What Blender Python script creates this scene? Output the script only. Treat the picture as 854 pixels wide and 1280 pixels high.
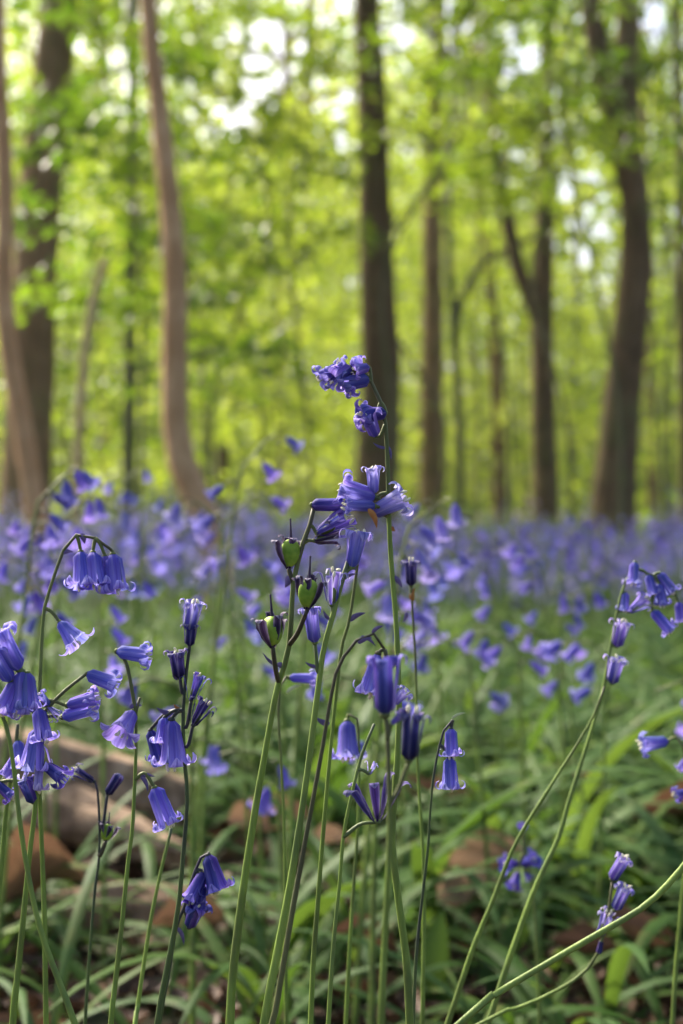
import bpy, math, random
import numpy as np
from mathutils import Vector, Quaternion, Matrix

random.seed(11)
rng = np.random.default_rng(11)
for o in list(bpy.data.objects):
    bpy.data.objects.remove(o)
SC = bpy.context.scene
COL = SC.collection
R = math.radians

# ------------------------------------------------------------------ camera
CAM_H, FPX, CX, CY = 0.38, 1778.0, 427.0, 640.0
G = CAM_H / 0.30
cam = bpy.data.cameras.new('camera')
cam.sensor_fit = 'VERTICAL'
cam.sensor_height = 36.0
cam.lens = 50.0
cam.clip_start = 0.02
cam.clip_end = 1500
cam.dof.use_dof = True
cam.dof.focus_distance = 0.505
cam.dof.aperture_fstop = 10.0
camo = bpy.data.objects.new('camera', cam)
camo.location = (0, 0, CAM_H)
camo.rotation_euler = (R(90), 0, 0)
COL.objects.link(camo)
SC.camera = camo

# ------------------------------------------------------------------ light
SUN_EL, SUN_AZ = R(42), R(-40)          # azimuth clockwise from +Y
w = bpy.data.worlds.new('World')
SC.world = w
w.use_nodes = True
nt = w.node_tree
sky = nt.nodes.new('ShaderNodeTexSky')
sky.sky_type = 'NISHITA'
sky.sun_disc = False
sky.sun_elevation = SUN_EL
sky.sun_rotation = SUN_AZ
sky.dust_density = 6.0
sky.air_density = 1.0
bg = nt.nodes['Background']
bg.inputs['Strength'].default_value = 0.14
nt.links.new(sky.outputs['Color'], bg.inputs['Color'])
sl = bpy.data.lights.new('sun', 'SUN')
sl.energy = 5.0
sl.angle = R(16)
sl.color = (1.0, 0.91, 0.76)
so = bpy.data.objects.new('sun', sl)
sd = Vector((math.sin(SUN_AZ) * math.cos(SUN_EL), math.cos(SUN_AZ) * math.cos(SUN_EL), math.sin(SUN_EL)))
so.rotation_euler = sd.to_track_quat('Z', 'Y').to_euler()
so.location = (0, 0, 30)
COL.objects.link(so)
SC.view_settings.view_transform = 'Standard'
SC.view_settings.look = 'None'
SC.view_settings.gamma = 1.0
SC.view_settings.exposure = 1.4
SC.render.engine = 'CYCLES'
SC.cycles.max_bounces = 7
SC.cycles.diffuse_bounces = 3
SC.cycles.transmission_bounces = 5
SC.cycles.transparent_max_bounces = 4
SC.cycles.caustics_reflective = False
SC.cycles.caustics_refractive = False
SC.cycles.sample_clamp_indirect = 6
SC.cycles.use_denoising = True

# ------------------------------------------------------------------ helpers
def P(px, py, D):
    """a pixel of the photograph at a real distance D -> a point of the place"""
    return Vector(((px - CX) / FPX * D, D, CAM_H - (py - CY) / FPX * D))

def tag(o, label=None, cat=None, group=None, kind=None):
    if label: o['label'] = label
    if cat: o['category'] = cat
    if group: o['group'] = group
    if kind: o['kind'] = kind
    return o

def empty(name, loc):
    o = bpy.data.objects.new(name, None)
    o.empty_display_size = 0.02
    o.location = loc
    COL.objects.link(o)
    return o

def mesh_np(name, V, F, mats, uv=None, tint=None, smooth=True, mi=None):
    """V (n,3); F list of arrays (k,4) or (k,3); uv per vertex; tint per vertex"""
    me = bpy.data.meshes.new(name)
    V = np.asarray(V, dtype=np.float32)
    if not isinstance(F, list): F = [F]
    F = [np.asarray(f, dtype=np.int32) for f in F if len(f)]
    loops = np.concatenate([f.ravel() for f in F])
    tot = np.concatenate([np.full(len(f), f.shape[1], dtype=np.int32) for f in F])
    start = np.concatenate([[0], np.cumsum(tot)[:-1]]).astype(np.int32)
    me.vertices.add(len(V)); me.vertices.foreach_set('co', V.ravel())
    me.loops.add(len(loops)); me.loops.foreach_set('vertex_index', loops)
    me.polygons.add(len(tot)); me.polygons.foreach_set('loop_start', start)
    me.polygons.foreach_set('loop_total', tot)
    me.polygons.foreach_set('use_smooth', np.full(len(tot), smooth))
    if not isinstance(mats, (list, tuple)): mats = [mats]
    for m in mats: me.materials.append(m)
    if mi is not None: me.polygons.foreach_set('material_index', np.asarray(mi, dtype=np.int32))
    if uv is not None:
        l = me.uv_layers.new(name='UVMap')
        l.data.foreach_set('uv', np.asarray(uv, dtype=np.float32)[loops].ravel())
    if tint is not None:
        a = me.attributes.new('tint', 'FLOAT', 'POINT')
        a.data.foreach_set('value', np.asarray(tint, dtype=np.float32))
    me.update(calc_edges=True)
    me.validate()
    return me

def obj(name, me, parent=None, loc=None):
    o = bpy.data.objects.new(name, me)
    COL.objects.link(o)
    if parent: o.parent = parent
    if loc is not None: o.location = loc
    return o

def spline(pts, n):
    """Catmull-Rom through pts, n samples"""
    p = np.array([list(q) for q in pts], dtype=float)
    if len(p) < 3:
        t = np.linspace(0, 1, n)[:, None]
        return p[0] * (1 - t) + p[-1] * t
    p = np.vstack([2 * p[0] - p[1], p, 2 * p[-1] - p[-2]])
    seg = np.linalg.norm(np.diff(p[1:-1], axis=0), axis=1)
    c = np.concatenate([[0], np.cumsum(seg)]); c /= c[-1]
    out = []
    for t in np.linspace(0, 1, n):
        i = min(np.searchsorted(c, t, side='right') - 1, len(seg) - 1)
        u = (t - c[i]) / max(c[i + 1] - c[i], 1e-9)
        a, b, d, e = p[i], p[i + 1], p[i + 2], p[i + 3]
        out.append(0.5 * ((2 * b) + (-a + d) * u + (2 * a - 5 * b + 4 * d - e) * u * u + (-a + 3 * b - 3 * d + e) * u ** 3))
    return np.array(out)

class MB:
    def __init__(s): s.V = []; s.Q = []; s.T = []; s.UV = []; s.tint = []; s.n = 0
    def add(s, V, Q=None, T=None, UV=None, tint=0.0):
        V = np.asarray(V, dtype=np.float32)
        s.V.append(V)
        if Q is not None and len(Q): s.Q.append(np.asarray(Q) + s.n)
        if T is not None and len(T): s.T.append(np.asarray(T) + s.n)
        s.UV.append(np.zeros((len(V), 2)) if UV is None else np.asarray(UV))
        s.tint.append(np.broadcast_to(np.asarray(tint, dtype=float), (len(V),)))
        s.n += len(V)
    def mesh(s, name, mats, smooth=True):
        F = []
        if s.Q: F.append(np.concatenate(s.Q))
        if s.T: F.append(np.concatenate(s.T))
        return mesh_np(name, np.concatenate(s.V), F, mats, np.concatenate(s.UV), np.concatenate(s.tint), smooth)

def tube(path, radii, seg=8, cap=True, rough=0.0):
    """swept ring surface; returns V, Q, T, UV"""
    path = np.asarray(path, dtype=float); n = len(path)
    radii = np.broadcast_to(np.asarray(radii, dtype=float), (n,))
    tan = np.gradient(path, axis=0); tan /= np.linalg.norm(tan, axis=1)[:, None] + 1e-12
    ref = np.array([0, 1.0, 0]) if abs(tan[0][1]) < 0.8 else np.array([1.0, 0, 0])
    V = []; UV = []
    a = np.linspace(0, 2 * math.pi, seg, endpoint=False)
    u_ = np.cross(tan[0], ref); u_ /= np.linalg.norm(u_)
    L = np.concatenate([[0], np.cumsum(np.linalg.norm(np.diff(path, axis=0), axis=1))])
    for i in range(n):
        u_ = u_ - tan[i] * np.dot(u_, tan[i]); u_ /= np.linalg.norm(u_) + 1e-12
        v_ = np.cross(tan[i], u_)
        r = radii[i] * (1 + (rng.normal(0, rough, seg) if rough else 0))
        V.append(path[i] + (np.cos(a) * r)[:, None] * u_ + (np.sin(a) * r)[:, None] * v_)
        UV.append(np.stack([np.full(seg, L[i]), a / (2 * math.pi)], 1))
    V = np.concatenate(V); UV = np.concatenate(UV)
    i = np.arange(n - 1)[:, None] * seg; j = np.arange(seg)[None, :]; k = (j + 1) % seg
    Q = np.stack([i + j, i + k, i + seg + k, i + seg + j], -1).reshape(-1, 4)
    T = []
    if cap:
        V = np.vstack([V, path[0], path[-1]]); UV = np.vstack([UV, [0, 0], [L[-1], 0]])
        b, t = n * seg, n * seg + 1
        for q in range(seg):
            T.append((b, (q + 1) % seg, q)); T.append((t, (n - 1) * seg + q, (n - 1) * seg + (q + 1) % seg))
    return V, Q, np.array(T, dtype=int).reshape(-1, 3), UV

# ------------------------------------------------------------------ materials
def new_mat(name):
    m = bpy.data.materials.new(name); m.use_nodes = True
    t = m.node_tree; t.nodes.clear()
    return m, t, t.nodes.new('ShaderNodeOutputMaterial')

def N(t, kind, **kw):
    n = t.nodes.new(kind)
    for k, v in kw.items():
        if k in n.inputs: n.inputs[k].default_value = v
        else: setattr(n, k, v)
    return n

def ramp(t, src, stops):
    r = t.nodes.new('ShaderNodeValToRGB')
    e = r.color_ramp.elements
    while len(e) < len(stops): e.new(0.5)
    for x, (p, c) in zip(e, stops): x.position = p; x.color = (*c, 1)
    t.links.new(src, r.inputs['Fac'])
    return r.outputs['Color']

def mixc(t, f, a, b, blend='MIX'):
    m = t.nodes.new('ShaderNodeMix'); m.data_type = 'RGBA'; m.blend_type = blend
    for s, v in ((m.inputs['Factor'], f), (m.inputs['A'], a), (m.inputs['B'], b)):
        if hasattr(v, 'links'): t.links.new(v, s)
        elif isinstance(v, (int, float)): s.default_value = v
        else: s.default_value = (*v, 1)
    return m.outputs['Result']

def math_(t, op, a, b=None):
    m = t.nodes.new('ShaderNodeMath'); m.operation = op
    for s, v in zip(m.inputs, (a, b)):
        if v is None: continue
        if hasattr(v, 'links'): t.links.new(v, s)
        else: s.default_value = v
    return m.outputs[0]

def thin_shader(t, out, col, tcol, trans, rough=0.45, spec=0.35, bump=None, sheen=0.0):
    p = t.nodes.new('ShaderNodeBsdfPrincipled')
    t.links.new(col, p.inputs['Base Color'])
    p.inputs['Roughness'].default_value = rough
    p.inputs['Specular IOR Level'].default_value = spec
    tr = t.nodes.new('ShaderNodeBsdfTranslucent'); t.links.new(tcol, tr.inputs['Color'])
    mx = t.nodes.new('ShaderNodeMixShader'); mx.inputs[0].default_value = trans
    t.links.new(p.outputs[0], mx.inputs[1]); t.links.new(tr.outputs[0], mx.inputs[2])
    if bump is not None: t.links.new(bump, p.inputs['Normal'])
    t.links.new(mx.outputs[0], out.inputs['Surface'])

def petal_mat(name, base, mid, tip, rib, trans=0.45, pale=0.0):
    m, t, out = new_mat(name)
    uv = t.nodes.new('ShaderNodeUVMap'); sp = t.nodes.new('ShaderNodeSeparateXYZ')
    t.links.new(uv.outputs[0], sp.inputs[0])
    c = ramp(t, sp.outputs[0], [(0.0, base), (0.12, base), (0.5, mid), (0.78, mid), (1.0, tip)])
    # long fine veins that run along the petal, and a darker midrib
    nz = N(t, 'ShaderNodeTexNoise', Scale=1.0, Detail=3.0)
    mp = t.nodes.new('ShaderNodeMapping'); mp.inputs['Scale'].default_value = (2.5, 11, 1)
    t.links.new(uv.outputs[0], mp.inputs[0])
    oi = t.nodes.new('ShaderNodeObjectInfo')
    ad = t.nodes.new('ShaderNodeVectorMath'); ad.operation = 'ADD'
    t.links.new(mp.outputs[0], ad.inputs[0]); t.links.new(oi.outputs['Location'], ad.inputs[1])
    t.links.new(ad.outputs[0], nz.inputs['Vector'])
    v = math_(t, 'ABSOLUTE', math_(t, 'SUBTRACT', sp.outputs[1], 0.5))
    ribm = ramp(t, v, [(0.0, (1, 1, 1)), (0.05, (0.8, 0.8, 0.8)), (0.13, (0, 0, 0))])
    edge = ramp(t, v, [(0.28, (0, 0, 0)), (0.5, (1, 1, 1))])
    c = mixc(t, math_(t, 'MULTIPLY', edge, 0.5), c, tip)
    c = mixc(t, math_(t, 'MULTIPLY', ribm, 0.75), c, rib)
    c = mixc(t, ramp(t, nz.outputs[0], [(0.35, (0, 0, 0)), (0.7, (0.5, 0.5, 0.5))]), c, rib)
    hs = t.nodes.new('ShaderNodeHueSaturation')
    mr = N(t, 'ShaderNodeMapRange'); t.links.new(oi.outputs['Random'], mr.inputs[0])
    mr.inputs['To Min'].default_value = 0.485; mr.inputs['To Max'].default_value = 0.52
    mv = N(t, 'ShaderNodeMapRange'); t.links.new(oi.outputs['Random'], mv.inputs[0])
    mv.inputs['To Min'].default_value = 0.8; mv.inputs['To Max'].default_value = 1.2
    t.links.new(mr.outputs[0], hs.inputs['Hue']); t.links.new(mv.outputs[0], hs.inputs['Value'])
    t.links.new(c, hs.inputs['Color'])
    bp = t.nodes.new('ShaderNodeBump'); bp.inputs['Strength'].default_value = 0.25; bp.inputs['Distance'].default_value = 0.0006
    t.links.new(nz.outputs[0], bp.inputs['Height'])
    thin_shader(t, out, hs.outputs[0], hs.outputs[0], trans, 0.6, 0.12, bp.outputs[0])
    return m

M = {}
M['petal'] = petal_mat('bluebell_petal', (0.11, 0.125, 0.48), (0.26, 0.245, 0.71), (0.52, 0.50, 0.87), (0.085, 0.08, 0.42))
M['petal_violet'] = petal_mat('bluebell_petal_violet', (0.125, 0.11, 0.45), (0.255, 0.22, 0.66), (0.48, 0.44, 0.82), (0.11, 0.085, 0.39))
M['petal_pale'] = petal_mat('bluebell_petal_pale', (0.18, 0.17, 0.52), (0.345, 0.325, 0.70), (0.64, 0.60, 0.86), (0.16, 0.14, 0.46))
M['petal_deep'] = petal_mat('bluebell_petal_deep', (0.035, 0.032, 0.20), (0.095, 0.08, 0.42), (0.23, 0.20, 0.60), (0.03, 0.024, 0.20), 0.25)
M['petal_whitetip'] = petal_mat('bluebell_petal_whitetip', (0.05, 0.045, 0.30), (0.22, 0.18, 0.58), (0.86, 0.84, 0.92), (0.10, 0.08, 0.40))
M['petal_dark'] = petal_mat('bluebell_petal_dark', (0.010, 0.008, 0.055), (0.035, 0.027, 0.17), (0.30, 0.27, 0.50), (0.012, 0.009, 0.06), 0.2)
M['petal_withered'] = petal_mat('bluebell_petal_withered', (0.020, 0.012, 0.035), (0.045, 0.028, 0.085), (0.40, 0.36, 0.50), (0.018, 0.010, 0.03), 0.15)

def stem_mat(name, lo, hi, top):
    m, t, out = new_mat(name)
    uv = t.nodes.new('ShaderNodeUVMap')
    tc = t.nodes.new('ShaderNodeTexCoord')
    mp = t.nodes.new('ShaderNodeMapping'); mp.inputs['Scale'].default_value = (900, 900, 60)
    t.links.new(tc.outputs['Object'], mp.inputs[0])
    nz = N(t, 'ShaderNodeTexNoise', Scale=1.0, Detail=4.0); t.links.new(mp.outputs[0], nz.inputs['Vector'])
    nb = N(t, 'ShaderNodeTexNoise', Scale=38.0, Detail=3.0); t.links.new(tc.outputs['Object'], nb.inputs['Vector'])
    c = mixc(t, nz.outputs[0], lo, hi)
    c = mixc(t, ramp(t, nb.outputs[0], [(0.42, (0, 0, 0)), (0.62, (0.9, 0.9, 0.9))]), c, mixc(t, 0.5, lo, top))
    at = t.nodes.new('ShaderNodeAttribute'); at.attribute_name = 'tint'
    c = mixc(t, at.outputs['Fac'], c, top)
    p = t.nodes.new('ShaderNodeBsdfPrincipled')
    t.links.new(c, p.inputs['Base Color']); p.inputs['Roughness'].default_value = 0.5
    p.inputs['Specular IOR Level'].default_value = 0.15
    p.inputs['Subsurface Weight'].default_value = 0.0
    bp = t.nodes.new('ShaderNodeBump'); bp.inputs['Strength'].default_value = 0.6; bp.inputs['Distance'].default_value = 0.0006
    t.links.new(nz.outputs[0], bp.inputs['Height']); t.links.new(bp.outputs[0], p.inputs['Normal'])
    t.links.new(p.outputs[0], out.inputs['Surface'])
    return m
M['stem'] = stem_mat('green_stem', (0.085, 0.15, 0.022), (0.24, 0.33, 0.078), (0.085, 0.08, 0.05))
M['stem_dark'] = stem_mat('dusky_stem', (0.045, 0.075, 0.025), (0.10, 0.14, 0.055), (0.035, 0.025, 0.06))
M['stem_grey'] = stem_mat('greyish_stem', (0.075, 0.085, 0.035), (0.14, 0.15, 0.065), (0.05, 0.045, 0.035))
M['stem_yellow'] = stem_mat('yellow_green_stem', (0.14, 0.22, 0.035), (0.24, 0.33, 0.085), (0.07, 0.09, 0.06))

def plain(name, c0, c1, scale=60.0, rough=0.6, spec=0.3):
    m, t, out = new_mat(name)
    tc = t.nodes.new('ShaderNodeTexCoord')
    nz = N(t, 'ShaderNodeTexNoise', Scale=scale, Detail=5.0); t.links.new(tc.outputs['Object'], nz.inputs['Vector'])
    c = mixc(t, ramp(t, nz.outputs[0], [(0.3, (0, 0, 0)), (0.7, (1, 1, 1))]), c0, c1)
    p = t.nodes.new('ShaderNodeBsdfPrincipled'); t.links.new(c, p.inputs['Base Color'])
    p.inputs['Roughness'].default_value = rough; p.inputs['Specular IOR Level'].default_value = spec
    bp = t.nodes.new('ShaderNodeBump'); bp.inputs['Strength'].default_value = 0.5; bp.inputs['Distance'].default_value = 0.15 / scale
    t.links.new(nz.outputs[0], bp.inputs['Height']); t.links.new(bp.outputs[0], p.inputs['Normal'])
    t.links.new(p.outputs[0], out.inputs['Surface'])
    return m
M['anther'] = plain('cream_anther', (0.70, 0.66, 0.42), (0.82, 0.80, 0.62), 900)
M['ovary'] = plain('green_ovary', (0.10, 0.20, 0.02), (0.26, 0.38, 0.05), 220, 0.55, 0.15)
M['bract'] = plain('purple_bract', (0.05, 0.035, 0.12), (0.16, 0.12, 0.28), 300)
M['bract_dry'] = plain('dry_orange_bract', (0.22, 0.07, 0.015), (0.42, 0.19, 0.05), 300)
M['bract_pale'] = plain('pale_green_bract', (0.40, 0.46, 0.22), (0.60, 0.64, 0.40), 300)

def leaf_mat(name, cols, trans_cols, trans, rough=0.4, spec=0.4, veins=True, uvs=True):
    """leaf whose colour runs along cols by its own 'tint' (leaf to leaf variation)"""
    m, t, out = new_mat(name)
    at = t.nodes.new('ShaderNodeAttribute'); at.attribute_name = 'tint'
    oi = t.nodes.new('ShaderNodeObjectInfo')
    k = math_(t, 'FRACT', math_(t, 'ADD', at.outputs['Fac'], math_(t, 'MULTIPLY', oi.outputs['Random'], 0.15)))
    n = len(cols)
    c = ramp(t, k, [(i / (n - 1), x) for i, x in enumerate(cols)])
    tc = ramp(t, k, [(i / (n - 1), x) for i, x in enumerate(trans_cols)])
    bump = None
    if veins:
        uv = t.nodes.new('ShaderNodeUVMap')
        mp = t.nodes.new('ShaderNodeMapping'); mp.inputs['Scale'].default_value = (3, 16, 1)
        t.links.new(uv.outputs[0], mp.inputs[0])
        nz = N(t, 'ShaderNodeTexNoise', Scale=1.0, Detail=4.0); t.links.new(mp.outputs[0], nz.inputs['Vector'])
        c = mixc(t, math_(t, 'MULTIPLY', nz.outputs[0], 0.55), c, tuple(x * 0.45 for x in cols[0]))
        gn = t.nodes.new('ShaderNodeNewGeometry')
        n2 = N(t, 'ShaderNodeTexNoise', Scale=26.0, Detail=4.0); t.links.new(gn.outputs['Position'], n2.inputs['Vector'])
        c = mixc(t, ramp(t, n2.outputs[0], [(0.58, (0, 0, 0)), (0.75, (0.6, 0.6, 0.6))]), c, (0.16, 0.15, 0.05))
        b = t.nodes.new('ShaderNodeBump'); b.inputs['Strength'].default_value = 0.35; b.inputs['Distance'].default_value = 0.001
        t.links.new(nz.outputs[0], b.inputs['Height']); bump = b.outputs[0]
    thin_shader(t, out, c, tc, trans, rough, spec, bump)
    return m
M['strap'] = leaf_mat('strap_leaf_green', [(0.030, 0.074, 0.013), (0.046, 0.102, 0.019), (0.058, 0.118, 0.040), (0.098, 0.162, 0.028)],
                      [(0.09, 0.18, 0.02)] * 2 + [(0.16, 0.26, 0.03)] * 2, 0.28, 0.5, 0.08)
M['broad'] = leaf_mat('broad_leaf_green', [(0.10, 0.18, 0.03), (0.15, 0.24, 0.04), (0.20, 0.28, 0.05)],
                      [(0.2, 0.34, 0.03)] * 3, 0.3, 0.45, 0.35)
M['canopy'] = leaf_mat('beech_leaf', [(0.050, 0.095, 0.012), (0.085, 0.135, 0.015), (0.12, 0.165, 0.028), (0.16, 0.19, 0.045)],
                       [(0.15, 0.27, 0.012), (0.30, 0.42, 0.018), (0.46, 0.57, 0.05), (0.62, 0.70, 0.10)], 0.55, 0.45, 0.3, veins=False)  # pale end lightens the far leaves, standing in for haze
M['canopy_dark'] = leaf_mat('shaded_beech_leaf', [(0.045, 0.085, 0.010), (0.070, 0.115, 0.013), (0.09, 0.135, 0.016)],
                            [(0.10, 0.20, 0.010), (0.19, 0.31, 0.014), (0.30, 0.40, 0.018)], 0.5, 0.45, 0.3, veins=False)  # beech leaf again, with shade put into its darker colours
M['bell_far'] = leaf_mat('far_bluebell_bells', [(0.15, 0.145, 0.31), (0.21, 0.20, 0.38), (0.28, 0.27, 0.45), (0.43, 0.41, 0.58)],
                         [(0.19, 0.18, 0.40)] * 4, 0.3, 0.55, 0.3, veins=False)  # paler and greyer than the near bells: distance haze put into the colour
M['stem_far'] = leaf_mat('far_stem_green', [(0.09, 0.15, 0.03), (0.15, 0.22, 0.05)], [(0.1, 0.2, 0.02)] * 2, 0.1, veins=False)

def dead_mat(name, stops=((0, (0.17, 0.085, 0.045)), (0.35, (0.29, 0.16, 0.09)), (0.7, (0.40, 0.245, 0.15)), (1, (0.46, 0.31, 0.20))), own=True):
    m, t, out = new_mat(name)
    at = t.nodes.new('ShaderNodeAttribute'); at.attribute_name = 'tint'
    oi = t.nodes.new('ShaderNodeObjectInfo')
    k = math_(t, 'FRACT', math_(t, 'ADD', at.outputs['Fac'], oi.outputs['Random'])) if own else at.outputs['Fac']
    c = ramp(t, k, stops)
    uv = t.nodes.new('ShaderNodeUVMap'); sp = t.nodes.new('ShaderNodeSeparateXYZ'); t.links.new(uv.outputs[0], sp.inputs[0])
    v = math_(t, 'ABSOLUTE', math_(t, 'SUBTRACT', sp.outputs[1], 0.5))
    # side veins slanting off a midrib
    sv = math_(t, 'SINE', math_(t, 'MULTIPLY', math_(t, 'SUBTRACT', sp.outputs[0], math_(t, 'MULTIPLY', v, 0.7)), 55.0))
    vm = ramp(t, sv, [(0.8, (0, 0, 0)), (0.98, (0.5, 0.5, 0.5))])
    rb = ramp(t, v, [(0, (0.8, 0.8, 0.8)), (0.035, (0, 0, 0))])
    tc = t.nodes.new('ShaderNodeTexCoord')
    nz = N(t, 'ShaderNodeTexNoise', Scale=90.0, Detail=5.0); t.links.new(tc.outputs['Object'], nz.inputs['Vector'])
    c = mixc(t, ramp(t, nz.outputs[0], [(0.42, (0, 0, 0)), (0.72, (0.75, 0.75, 0.75))]), c, (0.075, 0.04, 0.025))
    c = mixc(t, vm, c, (0.10, 0.05, 0.03)); c = mixc(t, rb, c, (0.36, 0.24, 0.15))
    b = t.nodes.new('ShaderNodeBump'); b.inputs['Strength'].default_value = 0.5; b.inputs['Distance'].default_value = 0.002
    t.links.new(math_(t, 'ADD', nz.outputs[0], math_(t, 'MULTIPLY', sv, 0.12)), b.inputs['Height'])
    thin_shader(t, out, c, c, 0.15, 0.55, 0.3, b.outputs[0])
    return m
M['dead'] = dead_mat('dead_leaf_brown')
M['litter'] = dead_mat('leaf_litter_brown', ((0, (0.035, 0.02, 0.012)), (0.5, (0.085, 0.046, 0.026)), (0.85, (0.14, 0.078, 0.045)), (1, (0.24, 0.14, 0.085))), False)

def bark_mat(name, c0, c1, c2, sc=1.0, moss=0.0, stretch=5.0):
    m, t, out = new_mat(name)
    tc = t.nodes.new('ShaderNodeTexCoord')
    mp = t.nodes.new('ShaderNodeMapping'); mp.inputs['Scale'].default_value = (sc * stretch, sc * stretch, sc)
    t.links.new(tc.outputs['Object'], mp.inputs[0])
    nz = N(t, 'ShaderNodeTexNoise', Scale=4.0, Detail=8.0, Roughness=0.65); t.links.new(mp.outputs[0], nz.inputs['Vector'])
    n2 = N(t, 'ShaderNodeTexNoise', Scale=2.2 * sc, Detail=4.0); t.links.new(tc.outputs['Object'], n2.inputs['Vector'])
    c = ramp(t, nz.outputs[0], [(0.28, c0), (0.5, c1), (0.75, c2)])
    c = mixc(t, ramp(t, n2.outputs[0], [(0.4, (0, 0, 0)), (0.62, (1, 1, 1))]), c, mixc(t, 0.7, c, c0))
    if moss:
        n3 = N(t, 'ShaderNodeTexNoise', Scale=3.0 * sc, Detail=6.0); t.links.new(tc.outputs['Object'], n3.inputs['Vector'])
        c = mixc(t, ramp(t, n3.outputs[0], [(0.45, (0, 0, 0)), (0.7, (moss, moss, moss))]), c, (0.09, 0.12, 0.03))
    p = t.nodes.new('ShaderNodeBsdfPrincipled'); t.links.new(c, p.inputs['Base Color'])
    p.inputs['Roughness'].default_value = 0.85; p.inputs['Specular IOR Level'].default_value = 0.2
    b = t.nodes.new('ShaderNodeBump'); b.inputs['Strength'].default_value = 0.8; b.inputs['Distance'].default_value = 0.02 / sc
    t.links.new(nz.outputs[0], b.inputs['Height']); t.links.new(b.outputs[0], p.inputs['Normal'])
    t.links.new(p.outputs[0], out.inputs['Surface'])
    return m
M['bark_dark'] = bark_mat('dark_brown_bark', (0.060, 0.036, 0.016), (0.13, 0.083, 0.040), (0.20, 0.14, 0.075), 2.0, 0.4)
M['bark_brown'] = bark_mat('brown_bark', (0.13, 0.078, 0.034), (0.23, 0.145, 0.070), (0.30, 0.205, 0.11), 2.0, 0.35)
M['bark_pink'] = bark_mat('pinkish_bark', (0.32, 0.175, 0.08), (0.50, 0.31, 0.165), (0.58, 0.40, 0.24), 3.0, 0.0, 3.0)
M['bark_mossy'] = bark_mat('mossy_grey_bark', (0.07, 0.075, 0.035), (0.12, 0.12, 0.06), (0.19, 0.18, 0.10), 2.0, 0.8)
M['bark_pale'] = bark_mat('pale_sapling_bark', (0.28, 0.22, 0.10), (0.40, 0.33, 0.17), (0.48, 0.41, 0.25), 3.0, 0.2)
M['log'] = bark_mat('rotten_log_bark', (0.06, 0.038, 0.024), (0.30, 0.205, 0.135), (0.54, 0.40, 0.28), 9.0, 0.1, 3.0)
M['wood'] = bark_mat('bare_wood', (0.12, 0.075, 0.045), (0.24, 0.155, 0.10), (0.36, 0.25, 0.17), 14.0, 0.0, 2.0)

# ground: soil and litter
gm, t, out = new_mat('woodland_soil')
tc = t.nodes.new('ShaderNodeTexCoord')
n1 = N(t, 'ShaderNodeTexVoronoi', Scale=42.0); t.links.new(tc.outputs['Object'], n1.inputs['Vector'])
n2 = N(t, 'ShaderNodeTexNoise', Scale=9.0, Detail=8.0); t.links.new(tc.outputs['Object'], n2.inputs['Vector'])
c = ramp(t, n1.outputs['Color'], [(0, (0.022, 0.014, 0.009)), (0.5, (0.055, 0.033, 0.02)), (1, (0.12, 0.072, 0.042))])
c = mixc(t, ramp(t, n2.outputs[0], [(0.45, (0, 0, 0)), (0.65, (1, 1, 1))]), c, (0.035, 0.05, 0.018))
p = t.nodes.new('ShaderNodeBsdfPrincipled'); t.links.new(c, p.inputs['Base Color']); p.inputs['Roughness'].default_value = 0.9
b = t.nodes.new('ShaderNodeBump'); b.inputs['Distance'].default_value = 0.02
t.links.new(n1.outputs['Distance'], b.inputs['Height']); t.links.new(b.outputs[0], p.inputs['Normal'])
t.links.new(p.outputs[0], out.inputs['Surface'])
M['soil'] = gm

# ------------------------------------------------------------------ ground
def gz(x, y):
    return 0.003 * np.sin(x * 2.1 + 0.7) * np.cos(y * 1.7) + 0.002 * np.sin(x * 7 + y * 5)
def ground():
    ax = np.concatenate([[-400, -150, -60, -30, -15], np.linspace(-8, 8, 81), [15, 30, 60, 150, 400]])
    ay = np.concatenate([[-60, -30, -12, -6], np.linspace(-3, 13, 81), [18, 26, 40, 70, 150, 500]])
    X, Y = np.meshgrid(ax, ay)
    V = np.stack([X, Y, gz(X, Y) - 0.005], -1).reshape(-1, 3)
    nx, ny = len(ax), len(ay)
    i = np.arange(ny - 1)[:, None] * nx; j = np.arange(nx - 1)[None, :]
    Q = np.stack([i + j, i + j + 1, i + nx + j + 1, i + nx + j], -1).reshape(-1, 4)
    tag(obj('ground', mesh_np('ground', V, Q, M['soil'])), kind='structure')
ground()

# ------------------------------------------------------------------ trees
def px_path(pts, D):
    return [P(x, y, D) for x, y in pts]

def leaf_arrays(C, size, up=0.7, spread=1.0, tint=None):
    """diamond leaves with a fold along the midrib, centres C (n,3)"""
    n = len(C)
    nor = rng.normal(0, 1, (n, 3)); nor[:, 2] = np.abs(nor[:, 2]) * 1.2 + up
    nor /= np.linalg.norm(nor, axis=1)[:, None]
    d = rng.normal(0, 1, (n, 3)); d -= nor * np.sum(d * nor, 1)[:, None]
    d /= np.linalg.norm(d, axis=1)[:, None]
    s = np.cross(nor, d)
    L = (size * rng.uniform(0.65, 1.25, n))[:, None]
    V = np.stack([C - d * L * 0.5, C + s * L * 0.30 + nor * L * 0.06, C + d * L * 0.5 - nor * L * 0.08, C - s * L * 0.30 + nor * L * 0.06], 1).reshape(-1, 3)
    k = np.arange(n)[:, None] * 4
    T = np.concatenate([k + np.array([[0, 1, 2]]), k + np.array([[0, 2, 3]])])
    tt = np.repeat(rng.uniform(0, 0.85, n) if tint is None else np.clip(tint, 0, 0.85), 4)
    return V, T, tt

TREES = {}
def trunk_tube(pts_world, r0, r1, seg=12, rough=0.05, n=24):
    path = spline(pts_world, n)
    rr = np.linspace(r0, r1, n)
    return tube(path, rr, seg, True, rough)

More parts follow.
